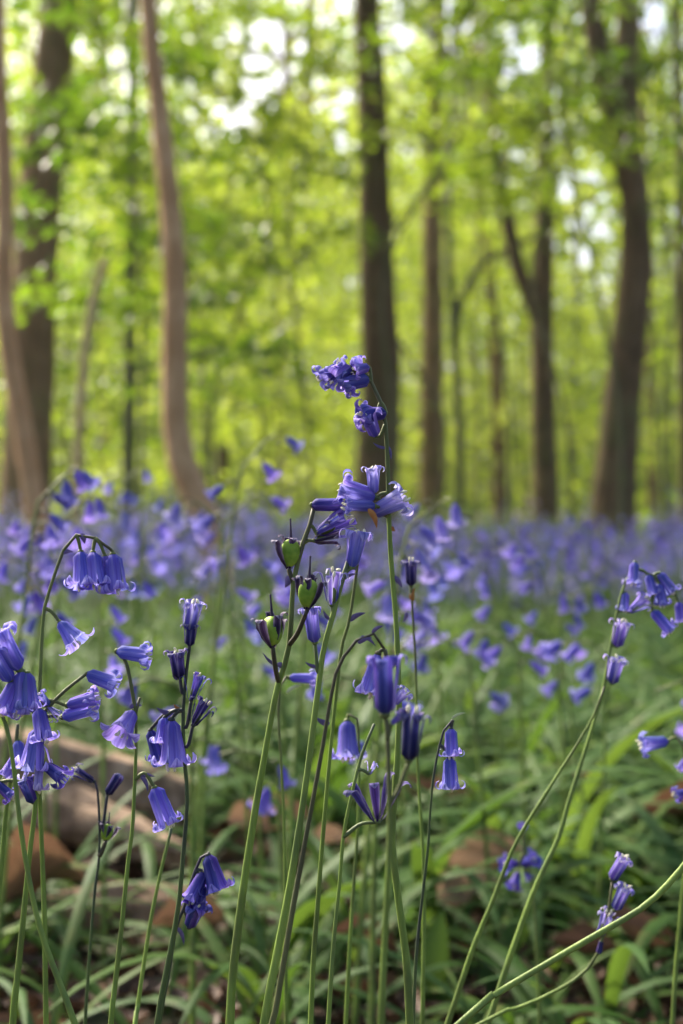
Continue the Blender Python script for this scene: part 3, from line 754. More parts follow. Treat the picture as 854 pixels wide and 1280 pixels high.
class Plant:
    """a bluebell: an Empty on the ground with stem, flowers (> petals, anthers), bracts, seed capsules"""
    def __init__(s, label, pts, D, w0, w1, mat='stem', dark_top=0.3, D2=None, group='bluebells in front', foot=None):
        s.D = D
        n = len(pts)
        D2 = D if D2 is None else D2
        W = [P(x, y, D + (D2 - D) * i / (n - 1)) for i, (x, y) in enumerate(pts)]        # tip first
        d = W[-1] - W[-2]; last = W[-1]
        if foot is None:
            k = last.z / max(-d.z, 1e-4)
            dx = max(-0.30, min(0.30, d.x * k * 0.85))
            foot = Vector((last.x + dx, last.y + 0.01, 0))
        s.root = empty('bluebell', (foot.x, foot.y, 0)); s.o = s.root.location.copy()
        W += [last.lerp(foot, 0.5) + Vector((d.x * 0.1, 0, 0)), Vector((foot.x, foot.y, -0.01))]
        path = spline(W, 56)
        s.path = path
        L = np.linspace(0, 1, 56)
        rr = 0.88 * (w0 + (w1 - w0) * np.minimum(1, L * 1.6)) / FPX * D / 2
        rr = rr * (1 + 0.05 * np.sin(L * 37) * np.sin(L * 17 + 1))
        V, Q, T, UV = tube(path - np.array(s.o), rr, 10)
        tint = np.clip(1 - np.repeat(L, 10) / max(dark_top, 1e-3), 0, 1); tint = np.concatenate([tint, [tint[0], tint[-1]]])
        mb = MB(); mb.add(V, Q, T, UV, tint)
        obj('stem', mb.mesh('stem', M[mat]), s.root)
        s.mat = mat
        tag(s.root, label, 'flower', group)
    def near(s, px, py):
        u = s.path[:, 0] / s.path[:, 1] * FPX + CX; v = CY - (s.path[:, 2] - CAM_H) / s.path[:, 1] * FPX
        return Vector(s.path[np.argmin((u - px) ** 2 + (v - py) ** 2)])
    def stalk(s, mb, a, b, r=0.0006, sag=0.15, tint=0.6):
        a, b = Vector(a), Vector(b); m = (a + b) / 2 + Vector((0, 0, (a - b).length * sag))
        V, Q, T, UV = tube(spline([a, m, b], 9), np.linspace(r * 1.2, r, 9), 6); mb.add(V, Q, T, UV, tint)
    def flower(s, bx, by, mx, my, kind='bell', mat='petal', join=None, tow=None, anthers=3, n=6, wide=1.0, dD=0.0, sag=0.15, label=None):
        D = s.D + dD
        b = P(bx, by, D); m = P(mx, my, D)
        L2 = (m - b).length
        tow = random.uniform(-0.15, 0.45) if tow is None else tow
        m.y -= L2 * tow
        L = (m - b).length; ax = (m - b).normalized()
        j = s.near(*(join or (bx, by)))
        mb = MB()
        s.stalk(mb, j - b, Vector((0, 0, 0)), sag=sag)
        V, Q = ellipsoid(ax * L * 0.02, L * 0.09, L * 0.07, ax, 8, 6); mb.add(V, Q, None, None, 0.5)
        if kind in ('wither', 'splay', 'cup'):
            V, Q = ellipsoid(ax * L * 0.3, L * 0.11, L * 0.22, ax, 8, 7); mb.add(V, Q, None, None, 0.3)
        fo = obj('flower', mb.mesh('flower', M[s.mat]), s.root, b - s.o)
        add_petals(fo, ax, L, kind, mat, random.uniform(0, 6.28), n, anthers, wide)
        if label: fo['label'] = label
        return fo
    def bract(s, ax, ay, bx, by, mat='bract', w=0.0011, dD=0.0):
        a, b = P(ax, ay, s.D + dD), P(bx, by, s.D + dD)
        o = obj('bract', bract_mesh(Vector((0, 0, 0)), b - a, w, mat), s.root, a - s.o)
    def capsule(s, bx, by, tx, ty, sx, sy, join, dD=0.0):
        """swollen green ovary between withered petals with its long style"""
        D = s.D + dD
        b, t, st = P(bx, by, D), P(tx, ty, D), P(sx, sy, D)
        ax = (t - b).normalized(); L = (t - b).length
        mb = MB()
        seg, rings = 18, 11                                        # three-lobed pod
        q = ax.to_track_quat('Z', 'Y').to_matrix(); V = []
        for i in range(rings):
            a = math.pi * i / (rings - 1)
            for k in range(seg):
                p_ = 2 * math.pi * k / seg
                rr = L * 0.315 * (max(0.02, math.sin(a)) ** 0.85) * (1 + 0.17 * math.cos(3 * p_)) * (1 - 0.15 * math.cos(a) * 0.6)
                V.append(list(q @ Vector((rr * math.cos(p_), rr * math.sin(p_), L * (0.53 - 0.47 * math.cos(a))))))
        Q = [(i * seg + k, i * seg + (k + 1) % seg, (i + 1) * seg + (k + 1) % seg, (i + 1) * seg + k) for i in range(rings - 1) for k in range(seg)]
        mb.add(V, Q)
        co = obj('seed_capsule', mb.mesh('seed_capsule', M['ovary']), s.root, b - s.o)
        sb = MB(); tp = t - b
        V, Q, T, UV = tube(spline([tp * 0.93, (tp + (st - b)) / 2, st - b], 8), [L * .055, L * .05, L * .045, L * .04, L * .035, L * .03, L * .028, L * .035], 6); sb.add(V, Q, T, UV, 1.0)
        obj('style', sb.mesh('style', M['stem_dark']), co)
        add_petals(co, ax, L * 1.05, 'husk', 'petal_withered', random.uniform(0, 6.28), 6, 0, 1.0)
        kb = MB(); j = s.near(*join); s.stalk(kb, j - b, Vector((0, 0, 0)), 0.0008, -0.1, 0.8)
        obj('flower_stalk', kb.mesh('flower_stalk', M['stem_grey']), co)

# ================================================================== the bluebells in front
F = 'bluebells in front'
# --- the tallest, centre
p = Plant('tallest bluebell, purple bells at its tip against the dark centre trunk',
          [(440, 463), (455, 468), (464, 477), (473, 497), (480, 514), (483, 546), (485, 588), (486, 641), (489, 700), (494, 760), (497, 812), (499, 900), (494, 990), (490, 1050), (499, 1130), (508, 1200), (513, 1290)], 0.50, 5, 13, 'stem', 0.12)
p.flower(462, 474, 428, 481, 'bell', 'petal_violet', (464, 477), 0.1, wide=1.28)
p.flower(462, 459, 441, 463, 'flared', 'petal_violet', (460, 470), 0.3, wide=1.28)
p.flower(437, 458, 413, 478, 'bell', 'petal_violet', (450, 466), 0.5, wide=1.28)
p.flower(426, 459, 398, 474, 'bell', 'petal_violet', (446, 465), 0.2, wide=1.28)
p.flower(452, 466, 446, 447, 'flared', 'petal_violet', (458, 470), -0.2)
p.flower(445, 470, 437, 492, 'bell', 'petal_violet', (455, 468), 0.3, wide=1.28)
p.flower(483, 516, 447, 522, 'flared', 'petal_deep', (480, 514), 0.35, wide=1.1)
p.flower(438, 470, 422, 452, 'bell', 'petal_violet', (450, 467), 0.3, wide=1.2)
p.flower(470, 546, 456, 516, 'flared', 'petal_violet', (482, 530), 0.45, sag=-.3)
p.flower(472, 516, 452, 508, 'bell', 'petal_violet', (480, 514), 0.2)
p.flower(467, 618, 466, 583, 'tight', 'petal_pale', (485, 640), 0.05)
p.flower(464, 642, 507, 621, 'flared', 'petal_pale', (486, 645), 0.15)
p.flower(470, 622, 424, 608, 'bell', 'petal_violet', (485, 630), -0.05, wide=1.1)
p.flower(470, 633, 430, 632, 'tight', 'petal', (486, 640), 0.1, dD=-.004)
p.bract(461, 636, 471, 661, 'bract_dry', 0.0012, -0.01)
p.bract(483, 560, 466, 553, 'bract', .0006); p.bract(483, 556, 489, 575, 'bract', .0007)
p.bract(487, 660, 494, 664, 'bract_dry', 0.001); p.bract(490, 720, 503, 735, 'bract')

# --- the stem with three green seed capsules
p = Plant('bluebell carrying three swollen green seed capsules on a thick stem',
          [(393, 632), (390, 650), (382, 668), (374, 698), (367, 725), (361, 810), (346, 862), (330, 950), (318, 1020), (303, 1120), (291, 1220), (287, 1290)], 0.505, 6, 15, 'stem', 0.14)
p.flower(389, 631, 430, 630, 'tight', 'petal_deep', (393, 640), 0.1)
p.flower(396, 668, 441, 648, 'wither', 'petal_deep', (385, 668), 0.1, anthers=2)
p.flower(392, 676, 424, 668, 'wither', 'petal_withered', (383, 670), 0.1, anthers=0)
p.capsule(361, 711, 364, 674, 363, 648, (368, 720))
p.capsule(384, 762, 387, 724, 388, 695, (362, 800), -0.01)
p.capsule(341, 810, 340, 770, 338, 743, (350, 850), -0.01)
p.bract(349, 833, 328, 815, 'bract', 0.0007); p.bract(361, 720, 356, 735, 'bract', 0.0014); p.bract(348, 828, 353, 838, 'bract')

# --- slender yellow-green stem with fading upright bells
p = Plant('yellow green stem with fading bells just right of the seed capsules',
          [(436, 700), (433, 709), (425, 735), (418, 763), (405, 810), (399, 852), (394, 890), (385, 960), (375, 1030), (362, 1110), (345, 1200), (328, 1290)], 0.50, 7, 14, 'stem_yellow', 0.06)
p.flower(440, 710, 449, 662, 'flared', 'petal', (434, 712), 0.1, wide=.85)
p.flower(415, 757, 419, 713, 'wither', 'petal_whitetip', (416, 765), 0.1, anthers=3)
p.flower(394, 804, 388, 758, 'cup', 'petal', (401, 834), 0.1, anthers=0, wide=.8, sag=-.4)
p.bract(399, 834, 381, 827, 'bract', .0008); p.bract(413, 775, 404, 762, 'bract', .0007); p.bract(430, 724, 447, 717, 'bract', .0007)

# --- slender stem behind it
p = Plant('slender flowerless green stem between two crossing stems in the centre',
          [(449, 690), (446, 713), (437, 774), (427, 810), (418, 890), (412, 950), (405, 1030), (398, 1120), (392, 1200), (388, 1290)], 0.525, 4, 9, 'stem', 0.12)
p.bract(437, 776, 458, 766, 'bract', .0011); p.bract(412, 905, 394, 896, 'bract', .0012); p.bract(446, 713, 440, 697, 'bract', .0009)

# --- dark arching stem
p = Plant('bluebell with a dark arching stem hooked over two drooping blue bells',
          [(481, 812), (477, 800), (467, 792), (452, 795), (435, 814), (422, 835), (414, 870), (405, 924), (395, 980), (380, 1060), (362, 1160), (345, 1260), (338, 1290)], 0.475, 4, 12, 'stem_grey', 0.35)
p.flower(473, 816, 459, 868, 'flared', 'petal', (478, 803), 0.1, wide=.8)
p.flower(492, 880, 508, 862, 'flared', 'petal_pale', (481, 812), 0.3, wide=.9)
p.bract(447, 803, 466, 797, 'bract', .0012); p.bract(465, 791, 480, 782, 'bract', .0008); p.bract(452, 795, 470, 808, 'bract', .0007)

# --- blurred stem close to the lens
p = Plant('blurred bluebell close to the viewer with two dark upturned bells',
          [(484, 900), (485, 940), (487, 1000), (486, 1080), (481, 1180), (476, 1290)], 0.40, 6, 17, 'stem', 0.15)
p.flower(481, 895, 482, 818, 'cup', 'petal_deep', (485, 920), 0.0, anthers=0, wide=.74)
p.flower(511, 952, 516, 888, 'cup', 'petal_dark', (487, 1010), 0.05, anthers=2, wide=.8, sag=-.1)
p.flower(489, 905, 502, 893, 'flared', 'petal_violet', (485, 925), 0.2)

# --- thin stem with dark withered star
p = Plant('thin stem with a dark withered flower split open like a claw',
          [(468, 905), (461, 922), (454, 938), (442, 983), (430, 1041), (425, 1100), (417, 1180), (410, 1290)], 0.49, 4, 9, 'stem_yellow', 0.08)
p.flower(472, 1028, 467, 978, 'splay', 'petal_dark', (480, 1060), 0.1, anthers=0, n=5, wide=1.35)
p.flower(462, 968, 468, 953, 'wither', 'petal_pale', (447, 965), 0.3, anthers=0)

# --- nodding pair
p = Plant('nodding bluebell with two bright bells stacked one above the other',
          [(566, 900), (558, 908), (552, 922), (543, 964), (538, 1011), (535, 1060), (527, 1130), (520, 1200), (516, 1290)], 0.53, 3, 7, 'stem_dark', 0.1)
p.flower(564, 910, 564, 945, 'bell', 'petal', (563, 902), 0.05, wide=1.05)
p.flower(562, 946, 563, 987, 'bell', 'petal', (556, 935), 0.05, wide=.95)
p.bract(565, 898, 583, 891, 'bract_pale', .0006)

# --- single bell behind
p = Plant('violet bell with pale frilled mouth behind the thin split stems',
          [(436, 893), (440, 890), (447, 900), (449, 960), (447, 1040), (440, 1140), (432, 1290)], 0.60, 3, 8, 'stem', 0.1)
p.flower(434, 900, 435, 948, 'flared', 'petal_violet', (440, 892), 0.25)
p = Plant('pale blue bell lying sideways beside the thick capsule stem',
          [(358, 846), (352, 850), (348, 890), (352, 960), (356, 1060), (358, 1290)], 0.60, 3, 7, 'stem', 0.2)
p.flower(361, 847, 396, 848, 'bell', 'petal', (358, 847), 0.1, wide=.8)
p.bract(358, 866, 378, 856, 'bract_pale', .001)
p = Plant('dark small bluebell with an orange dry bract right of the tallest stem',
          [(514, 740), (516, 770), (520, 840), (522, 950), (530, 1100), (528, 1290)], 0.60, 3, 7, 'stem', 0.15)
p.flower(514, 733, 513, 700, 'cup', 'petal_dark', (514, 742), 0.1, wide=.9)
p.bract(515, 752, 519, 734, 'bract_dry', .0012); p.bract(509, 765, 503, 778, 'bract')

# --- left: arching one
p = Plant('bluebell arching over at left with a bunch of three blue bells',
          [(140, 688), (135, 682), (118, 672), (101, 667), (89, 674), (78, 691), (65, 729), (55, 764), (50, 850), (48, 940), (52, 1050), (56, 1160), (58, 1290)], 0.505, 4, 9, 'stem', 0.2)
p.flower(101, 689, 107, 734, 'flared', 'petal', (100, 668), 0.25, wide=1.05)
p.flower(116, 690, 124, 735, 'bell', 'petal', (112, 670), 0.25, wide=1.1)
p.flower(141, 692, 147, 740, 'bell', 'petal', (138, 684), 0.15, wide=1.1)
p.flower(131, 694, 137, 728, 'bell', 'petal_violet', (128, 677), -0.1)
p.flower(74, 777, 100, 806, 'open', 'petal', (57, 769), 0.15)
p.bract(101, 667, 106, 680, 'bract', .0012); p.bract(97, 696, 93, 702, 'bract', .001); p.bract(78, 691, 92, 690, 'bract', .0009)

# --- left-edge crowded cluster
p = Plant('crowded blue bluebell cluster at left edge, on a leaning yellow green stem',
          [(34, 858), (20, 868), (0, 878), (-1, 888), (9, 911), (17, 958), (24, 1020), (33, 1080), (50, 1160), (75, 1230), (97, 1290)], 0.485, 5, 13, 'stem_yellow', 0.08)
p.flower(25, 838, -2, 786, 'bell', 'petal', (18, 868), 0.2, wide=.95)
p.flower(14, 852, -8, 812, 'bell', 'petal', (10, 872), 0.3)
p.flower(34, 840, 40, 886, 'bell', 'petal', (34, 858), 0.15, wide=.95)
p.flower(28, 838, 24, 892, 'bell', 'petal', (26, 864), 0.0)
p.flower(20, 852, 2, 893, 'flared', 'petal_violet', (15, 870), 0.2)
p.bract(24, 836, 19, 808, 'bract', .0012)
p = Plant('upright green stem at left edge crowded with overlapping blue bells',
          [(44, 850), (40, 846), (36, 852), (42, 890), (46, 930), (47, 973), (43, 1020), (38, 1060), (30, 1140), (22, 1220), (15, 1290)], 0.50, 5, 13, 'stem', 0.1)
p.flower(48, 885, 58, 926, 'bell', 'petal', (42, 880), 0.2, wide=1.05)
p.flower(47, 910, 40, 962, 'flared', 'petal', (45, 920), 0.1, wide=.9)
p.flower(50, 930, 45, 985, 'wither', 'petal_pale', (46, 940), 0.1)
p.flower(77, 897, 119, 884, 'bell', 'petal', (46, 905), -0.05, wide=.9)
p.flower(83, 882, 124, 870, 'bell', 'petal_violet', (46, 890), 0.05, wide=.85)
p.flower(60, 884, 76, 897, 'wither', 'petal_pale', (44, 890), 0.4)
p.flower(62, 882, 50, 866, 'bell', 'petal', (44, 885), 0.3)
p.flower(56, 956, 84, 972, 'flared', 'petal_deep', (47, 950), 0.4)
p.flower(108, 842, 148, 856, 'bell', 'petal', (46, 900), 0.1, sag=.05)
p.flower(42, 1004, 31, 972, 'cup', 'petal_deep', (45, 1000), 0.1)
p.flower(-6, 978, 17, 996, 'bell', 'petal_deep', (40, 1000), 0.1)
p = Plant('bluebell stem half hidden behind the left edge cluster',
          [(22, 905), (20, 930), (14, 970), (8, 1010), (2, 1080), (-4, 1150), (-8, 1290)], 0.54, 5, 11, 'stem', 0.1)
p.flower(22, 925, 28, 960, 'flared', 'petal', (21, 918), 0.2)
p.flower(20, 945, 8, 972, 'flared', 'petal_violet', (20, 935), 0.2)

# --- second from left
p = Plant('bluebell with a wide face-on bell and drooping bells left of centre',
          [(175, 872), (171, 880), (170, 900), (170, 940), (166, 1030), (160, 1080), (152, 1160), (143, 1240), (138, 1290)], 0.50, 4, 11, 'stem', 0.08)
p.flower(167, 889, 151, 918, 'open', 'petal_violet', (171, 882), 0.9)
p.flower(145, 814, 189, 819, 'bell', 'petal', (171, 885), 0.1, wide=.95, sag=.3)
p.flower(193, 984, 213, 1031, 'tight', 'petal', (170, 965), 0.05, wide=1.15, sag=.5)
p.bract(173, 970, 194, 971, 'bract', .0009); p.bract(176, 969, 185, 990, 'bract', .0009); p.bract(162, 884, 178, 882, 'bract', .001)
p = Plant('bluebell with a big pale violet bell in front of dark fading ones',
          [(247, 752), (241, 770), (238, 800), (232, 850), (229, 890), (230, 940), (234, 1000), (228, 1080), (222, 1140), (205, 1230), (195, 1290)], 0.51, 4, 10, 'stem_dark', 0.12)
p.flower(236, 789, 244, 750, 'cup', 'petal_whitetip', (239, 795), 0.1, wide=.95)
p.flower(237, 808, 239, 780, 'cup', 'petal_dark', (238, 806), -0.1, anthers=0)
p.flower(225, 848, 221, 812, 'cup', 'petal_dark', (231, 870), 0.1, anthers=3, sag=-.5)
p.flower(239, 876, 248, 843, 'wither', 'petal_deep', (230, 900), 0.1, sag=-.4)
p.flower(241, 907, 259, 876, 'wither', 'petal_dark', (230, 930), 0.1, sag=-.4)
p.flower(214, 899, 218, 958, 'flared', 'petal', (229, 888), 0.1, wide=.95)
p.flower(188, 912, 199, 950, 'bell', 'petal_deep', (229, 885), 0.0, dD=.008)
p.flower(206, 896, 203, 930, 'bell', 'petal', (229, 884), 0.1)
p.bract(215, 892, 195, 884, 'bract', .0010); p.bract(222, 850, 216, 838, 'bract', .0008); p.bract(229, 890, 217, 880, 'bract_dry', .001)

p = Plant('short bluebell hanging deep blue bells low between the left stems',
          [(262, 1066), (255, 1065), (248, 1080), (240, 1100), (232, 1130), (220, 1160), (210, 1220), (198, 1285)], 0.53, 4, 11, 'stem_dark', 0.3)
p.flower(260, 1068, 274, 1112, 'flared', 'petal_deep', (257, 1065), 0.15)
p.flower(255, 1090, 238, 1124, 'flared', 'petal_deep', (245, 1088), 0.3)
p.flower(236, 1160, 248, 1126, 'flared', 'petal_deep', (233, 1130), 0.3)
p.flower(252, 1104, 250, 1138, 'bell', 'petal_deep', (243, 1095), 0.3)
p.bract(221, 1158, 230, 1182, 'bract', .0009)

p = Plant('thin stem with a violet bud beside the log, dark bell at its tip',
          [(118, 975), (121, 980), (124, 1020), (124, 1070), (117, 1130), (107, 1270)], 0.57, 3, 7, 'stem_dark', 0.15)
p.flower(118, 977, 95, 960, 'wither', 'petal_dark', (119, 977), 0.2)
p.flower(134, 993, 151, 966, 'bud', 'petal_dark', (124, 1030), 0.1, anthers=1, sag=-.3)
p.capsule(132, 1052, 136, 1030, 137, 1015, (124, 1070))
p = Plant('bare pale green stem leaning between the log and short deep blue bells',
          [(214, 1035), (212, 1045), (200, 1095), (187, 1160), (172, 1260), (168, 1290)], 0.56, 4, 10, 'stem_yellow', 0.05)

# --- right
p = Plant('tall blurred bluebell on the right with a heavy bunch of blue bells',
          [(836, 728), (818, 720), (803, 712), (790, 716), (779, 735), (769, 778), (761, 823), (754, 862), (742, 905), (728, 950), (712, 1000), (698, 1048), (674, 1099), (655, 1147), (620, 1250)], 0.62, 3, 10, 'stem_yellow', 0.12)
p.flower(794, 702, 791, 731, 'bell', 'petal', (796, 712), 0.1)
p.flower(810, 718, 817, 744, 'flared', 'petal', (808, 708), 0.1)
p.flower(824, 716, 842, 741, 'tight', 'petal', (822, 717), 0.1)
p.flower(824, 729, 827, 757, 'bell', 'petal', (820, 717), 0.1)
p.flower(782, 740, 780, 764, 'bell', 'petal', (779, 735), 0.1)
p.flower(786, 765, 808, 747, 'wither', 'petal_violet', (772, 765), 0.1)
p.flower(815, 763, 838, 790, 'tight', 'petal', (812, 715), 0.1)
p.flower(848, 752, 852, 778, 'flared', 'petal_violet', (832, 720), 0.1)
p.flower(771, 809, 779, 776, 'cup', 'petal_whitetip', (766, 800), 0.1)
p.flower(765, 855, 772, 821, 'cup', 'petal_whitetip', (756, 850), 0.1)
p.bract(786, 767, 837, 758, 'bract_pale', .0008)
p = Plant('dusky leaning stem crossing the yellow green stem on the right',
          [(756, 858), (742, 895), (722, 930), (690, 980), (645, 1054), (615, 1129), (600, 1164), (578, 1225)], 0.60, 3, 10, 'stem', 0.05)
p = Plant('lone blue bell pointing left near the right edge',
          [(846, 922), (853, 930), (860, 980), (858, 1060), (846, 1200), (840, 1290)], 0.66, 3, 8, 'stem', 0.1)
p.flower(836, 926, 800, 930, 'flared', 'petal', (846, 922), 0.05, wide=.9)
p.flower(858, 948, 848, 962, 'bell', 'petal_violet', (857, 950), .2); p.flower(866, 990, 842, 992, 'bell', 'petal_deep', (860, 985), .2)
p = Plant('low bent stem with three white-tipped violet bells at lower right',
          [(766, 1100), (762, 1130), (755, 1165), (749, 1188), (728, 1218), (683, 1245), (640, 1263), (600, 1280)], 0.60, 4, 9, 'stem', 0.15)
p.flower(764, 1100, 781, 1070, 'cup', 'petal_whitetip', (764, 1108), 0.15, wide=.9)
p.flower(769, 1138, 783, 1107, 'cup', 'petal_whitetip', (760, 1140), 0.15, wide=.9)
p.flower(749, 1170, 761, 1138, 'wither', 'petal_whitetip', (752, 1172), 0.15)
p.flower(752, 1176, 748, 1192, 'bud', 'petal_dark', (750, 1180), 0.1, anthers=0)
p = Plant('long pale stem sweeping in a curve up to the right edge',
          [(880, 1050), (854, 1084), (828, 1113), (800, 1137), (740, 1172), (680, 1207), (620, 1243), (580, 1275)], 0.54, 9, 12, 'stem_yellow', 0.02)
p = Plant('deep violet flower lying wide open among leaves at lower right',
          [(652, 1060), (660, 1080), (668, 1130), (672, 1200)], 0.80, 3, 7, 'stem', 0.2)
for a in ((648, 1080, 628, 1078), (652, 1082, 668, 1070), (648, 1090, 640, 1108), (656, 1090, 662, 1098), (654, 1040, 652, 1030)):
    p.flower(*a, 'open', 'petal_deep', (654, 1066), 0.6)

# ================================================================== bluebells of the middle ground
def joined_bell(kind, seed, nu=7, nv=3):
    mb = MB()
    for k in range(6):
        V, Q, UV = petal_mesh(kind, seed + k, nu, nv)
        a = k * math.pi / 3 + 0.1 * (k % 2)
        c, s_ = math.cos(a), math.sin(a)
        V = V @ np.array([[c, s_, 0], [-s_, c, 0], [0, 0, 1]])
        mb.add(V, Q, None, UV)
    return mb
MIDBELL = {}
for mname in ('petal', 'petal_violet', 'petal_pale', 'petal_deep'):
    MIDBELL[mname] = [joined_bell(k, 300 + i).mesh('flower', M[mname]) for i, k in enumerate(('bell', 'flared', 'bell', 'tight'))]
STEMV = [stem_mat, 0]

def mid_plant(x, y, h, n, lean, hue, label, group, scale=1.0, bells=None):
    """one bluebell of the middle ground: nodding stem and bells, each bell a part"""
    dx0 = lean * 0.09 * h
    sgn = 1 if lean > 0 or (lean == 0 and rng.uniform() < .5) else -1
    x -= dx0 + 0.022 * sgn
    root = empty('bluebell', (x, y, 0))
    a = rng.uniform(-0.5, 0.5); dx = lean * 0.09 * h + rng.normal(0, 0.01)
    nod = 0.045 * sgn
    pts = [(0, 0, -0.02), (dx * .3, a * .02, h * .4), (dx * .75, a * .03, h * .78), (dx, a * .03, h * .95), (dx + nod * .5, a * .03, h), (dx + nod, a * .03, h * .975)]
    path = spline([Vector(q) for q in pts], 18)
    V, Q, T, UV = tube(path, np.linspace(0.0026, 0.0009, 18), 6)
    tint = np.clip((np.repeat(np.arange(18), 6) - 12) / 8, 0, .8); tint = np.concatenate([tint, [0, .8]])
    mb = MB(); mb.add(V, Q, T, UV, tint)
    for k in range(n):
        pass
    flowers = []
    for k in range(n):
        f = 0.72 + 0.27 * (k + 0.3) / n
        i = min(16, f * 17); s = path[int(i)] * (1 - i % 1) + path[int(i) + 1] * (i % 1)
        side = sgn if rng.uniform() < .8 else -sgn
        o_ = np.array([side * rng.uniform(.006, .016), rng.normal(0, .009), rng.uniform(-.004, .006)])
        V, Q, T, UV = tube(spline([s, s + o_ * .6 + [0, 0, .004], s + o_], 5), 0.0006, 4); mb.add(V, Q, T, UV, .8)
        fo = bpy.data.objects.new('flower', random.choice(MIDBELL[hue])); COL.objects.link(fo); fo.parent = root
        fo.location = s + o_
        d = Vector((side * rng.uniform(.1, 1.1), rng.normal(-.05, .38), -rng.uniform(.45, 1.3)))
        fo.rotation_euler = d.to_track_quat('Z', 'Y').to_euler()
        L = rng.uniform(0.014, 0.019) * scale
        fo.scale = (L, L, L)
    obj('stem', mb.mesh('stem', M['stem']), root)
    tag(root, label, 'flower', group)

NUM = {3: 'three', 4: 'four', 5: 'five', 6: 'six', 7: 'seven', 8: 'eight', 9: 'nine', 10: 'ten'}
HUE = {'petal': 'blue', 'petal_violet': 'violet', 'petal_pale': 'pale lilac', 'petal_deep': 'deep indigo'}
LEAN = {-1: 'leaning left', 0: 'standing upright', 1: 'leaning right'}
def where(px):
    for lim, s in ((60, 'by the left edge'), (130, 'below the pale sapling'), (200, 'below the mossy sapling'), (280, 'at the curved trunk foot'), (340, 'right of the curved trunk'),
                   (420, 'left of the tallest bluebell'), (510, 'below the dark centre trunk'), (570, 'below the straight slim trunk'), (650, 'left of the forked trunk'),
                   (710, 'below the forked trunk'), (800, 'below the thick right trunk'), (2000, 'by the right edge')):
        if px < lim: return s
used = set()
def auto_mid(px, y, h, group, scale=1.0, hue=None, n=None):
    x = (px - CX) / FPX * y
    far = 'nearer' if y < 1.9 else 'mid-distance' if y < 3.0 else 'far'
    for _ in range(60):
        hu = hue or rng.choice(['petal', 'petal_violet', 'petal_violet', 'petal_pale', 'petal_deep'], p=[.46, .10, .10, .10, .24])
        nn = n or int(rng.integers(6, 11)); ln = int(rng.integers(-1, 2))
        lab = f'{far} blurred {HUE[hu]} bluebell of {NUM[nn]} bells {LEAN[ln]}, {where(px)}'
        if lab not in used: break
    used.add(lab)
    mid_plant(x, y, h, nn, ln, str(hu), lab, group, scale)

GM = 'blurred bluebells behind the sharp ones'
# the ones that stand out in the photograph
for (px, py, y, hue, n) in [(78, 590, 1.0, 'petal_violet', 9), (85, 625, 1.05, 'petal_violet', 7), (40, 650, 1.35, 'petal_violet', 7), (140, 600, 1.6, 'petal', 5), (170, 590, 1.7, 'petal', 4),
                            (195, 625, 1.7, 'petal', 5), (205, 650, 1.6, 'petal', 5), (238, 628, 1.25, 'petal_pale', 5), (325, 548, 1.12, 'petal_violet', 5), (333, 622, 1.15, 'petal_violet', 4), (540, 630, 1.0, 'petal_pale', 9),
                            (532, 690, 1.2, 'petal_violet', 4), (545, 795, 1.15, 'petal_pale', 3), (530, 745, 1.25, 'petal_violet', 4), (655, 680, 1.4, 'petal_violet', 7), (630, 790, 1.2, 'petal_violet', 5), (680, 790, 1.3, 'petal_violet', 3),
                            (715, 800, 1.2, 'petal', 4), (570, 690, 1.3, 'petal', 6), (600, 700, 1.5, 'petal', 6), (735, 740, 1.4, 'petal_violet', 5), (300, 700, 1.3, 'petal', 6), (290, 935, 1.0, 'petal_violet', 3),
                            (200, 850, .95, 'petal_violet', 3), (850, 850, 1.0, 'petal_violet', 4), (440, 690, 1.1, 'petal_violet', 6), (420, 840, .9, 'petal', 3), (25, 700, 1.2, 'petal', 6), (165, 720, 1.15, 'petal', 5), (265, 760, 1.25, 'petal', 4)]:
    auto_mid(px, y, P(px, py, y).z, GM, 1.0, hue, n)
cnt = 0
while cnt < 205:
    y = rng.uniform(1.5, 4.4)
    if rng.uniform() > ((y - 1.0) / 3.4) ** 1.6: continue
    px = rng.uniform(-90, 944)
    if px > 350 and y < 2.6 and rng.uniform() < .7: continue
    h = rng.uniform(0.27, 0.37) if y > 2.1 else rng.uniform(.22, .36)
    if px < 330: h += .02
    auto_mid(px, y, h, GM, 0.82)
    cnt += 1

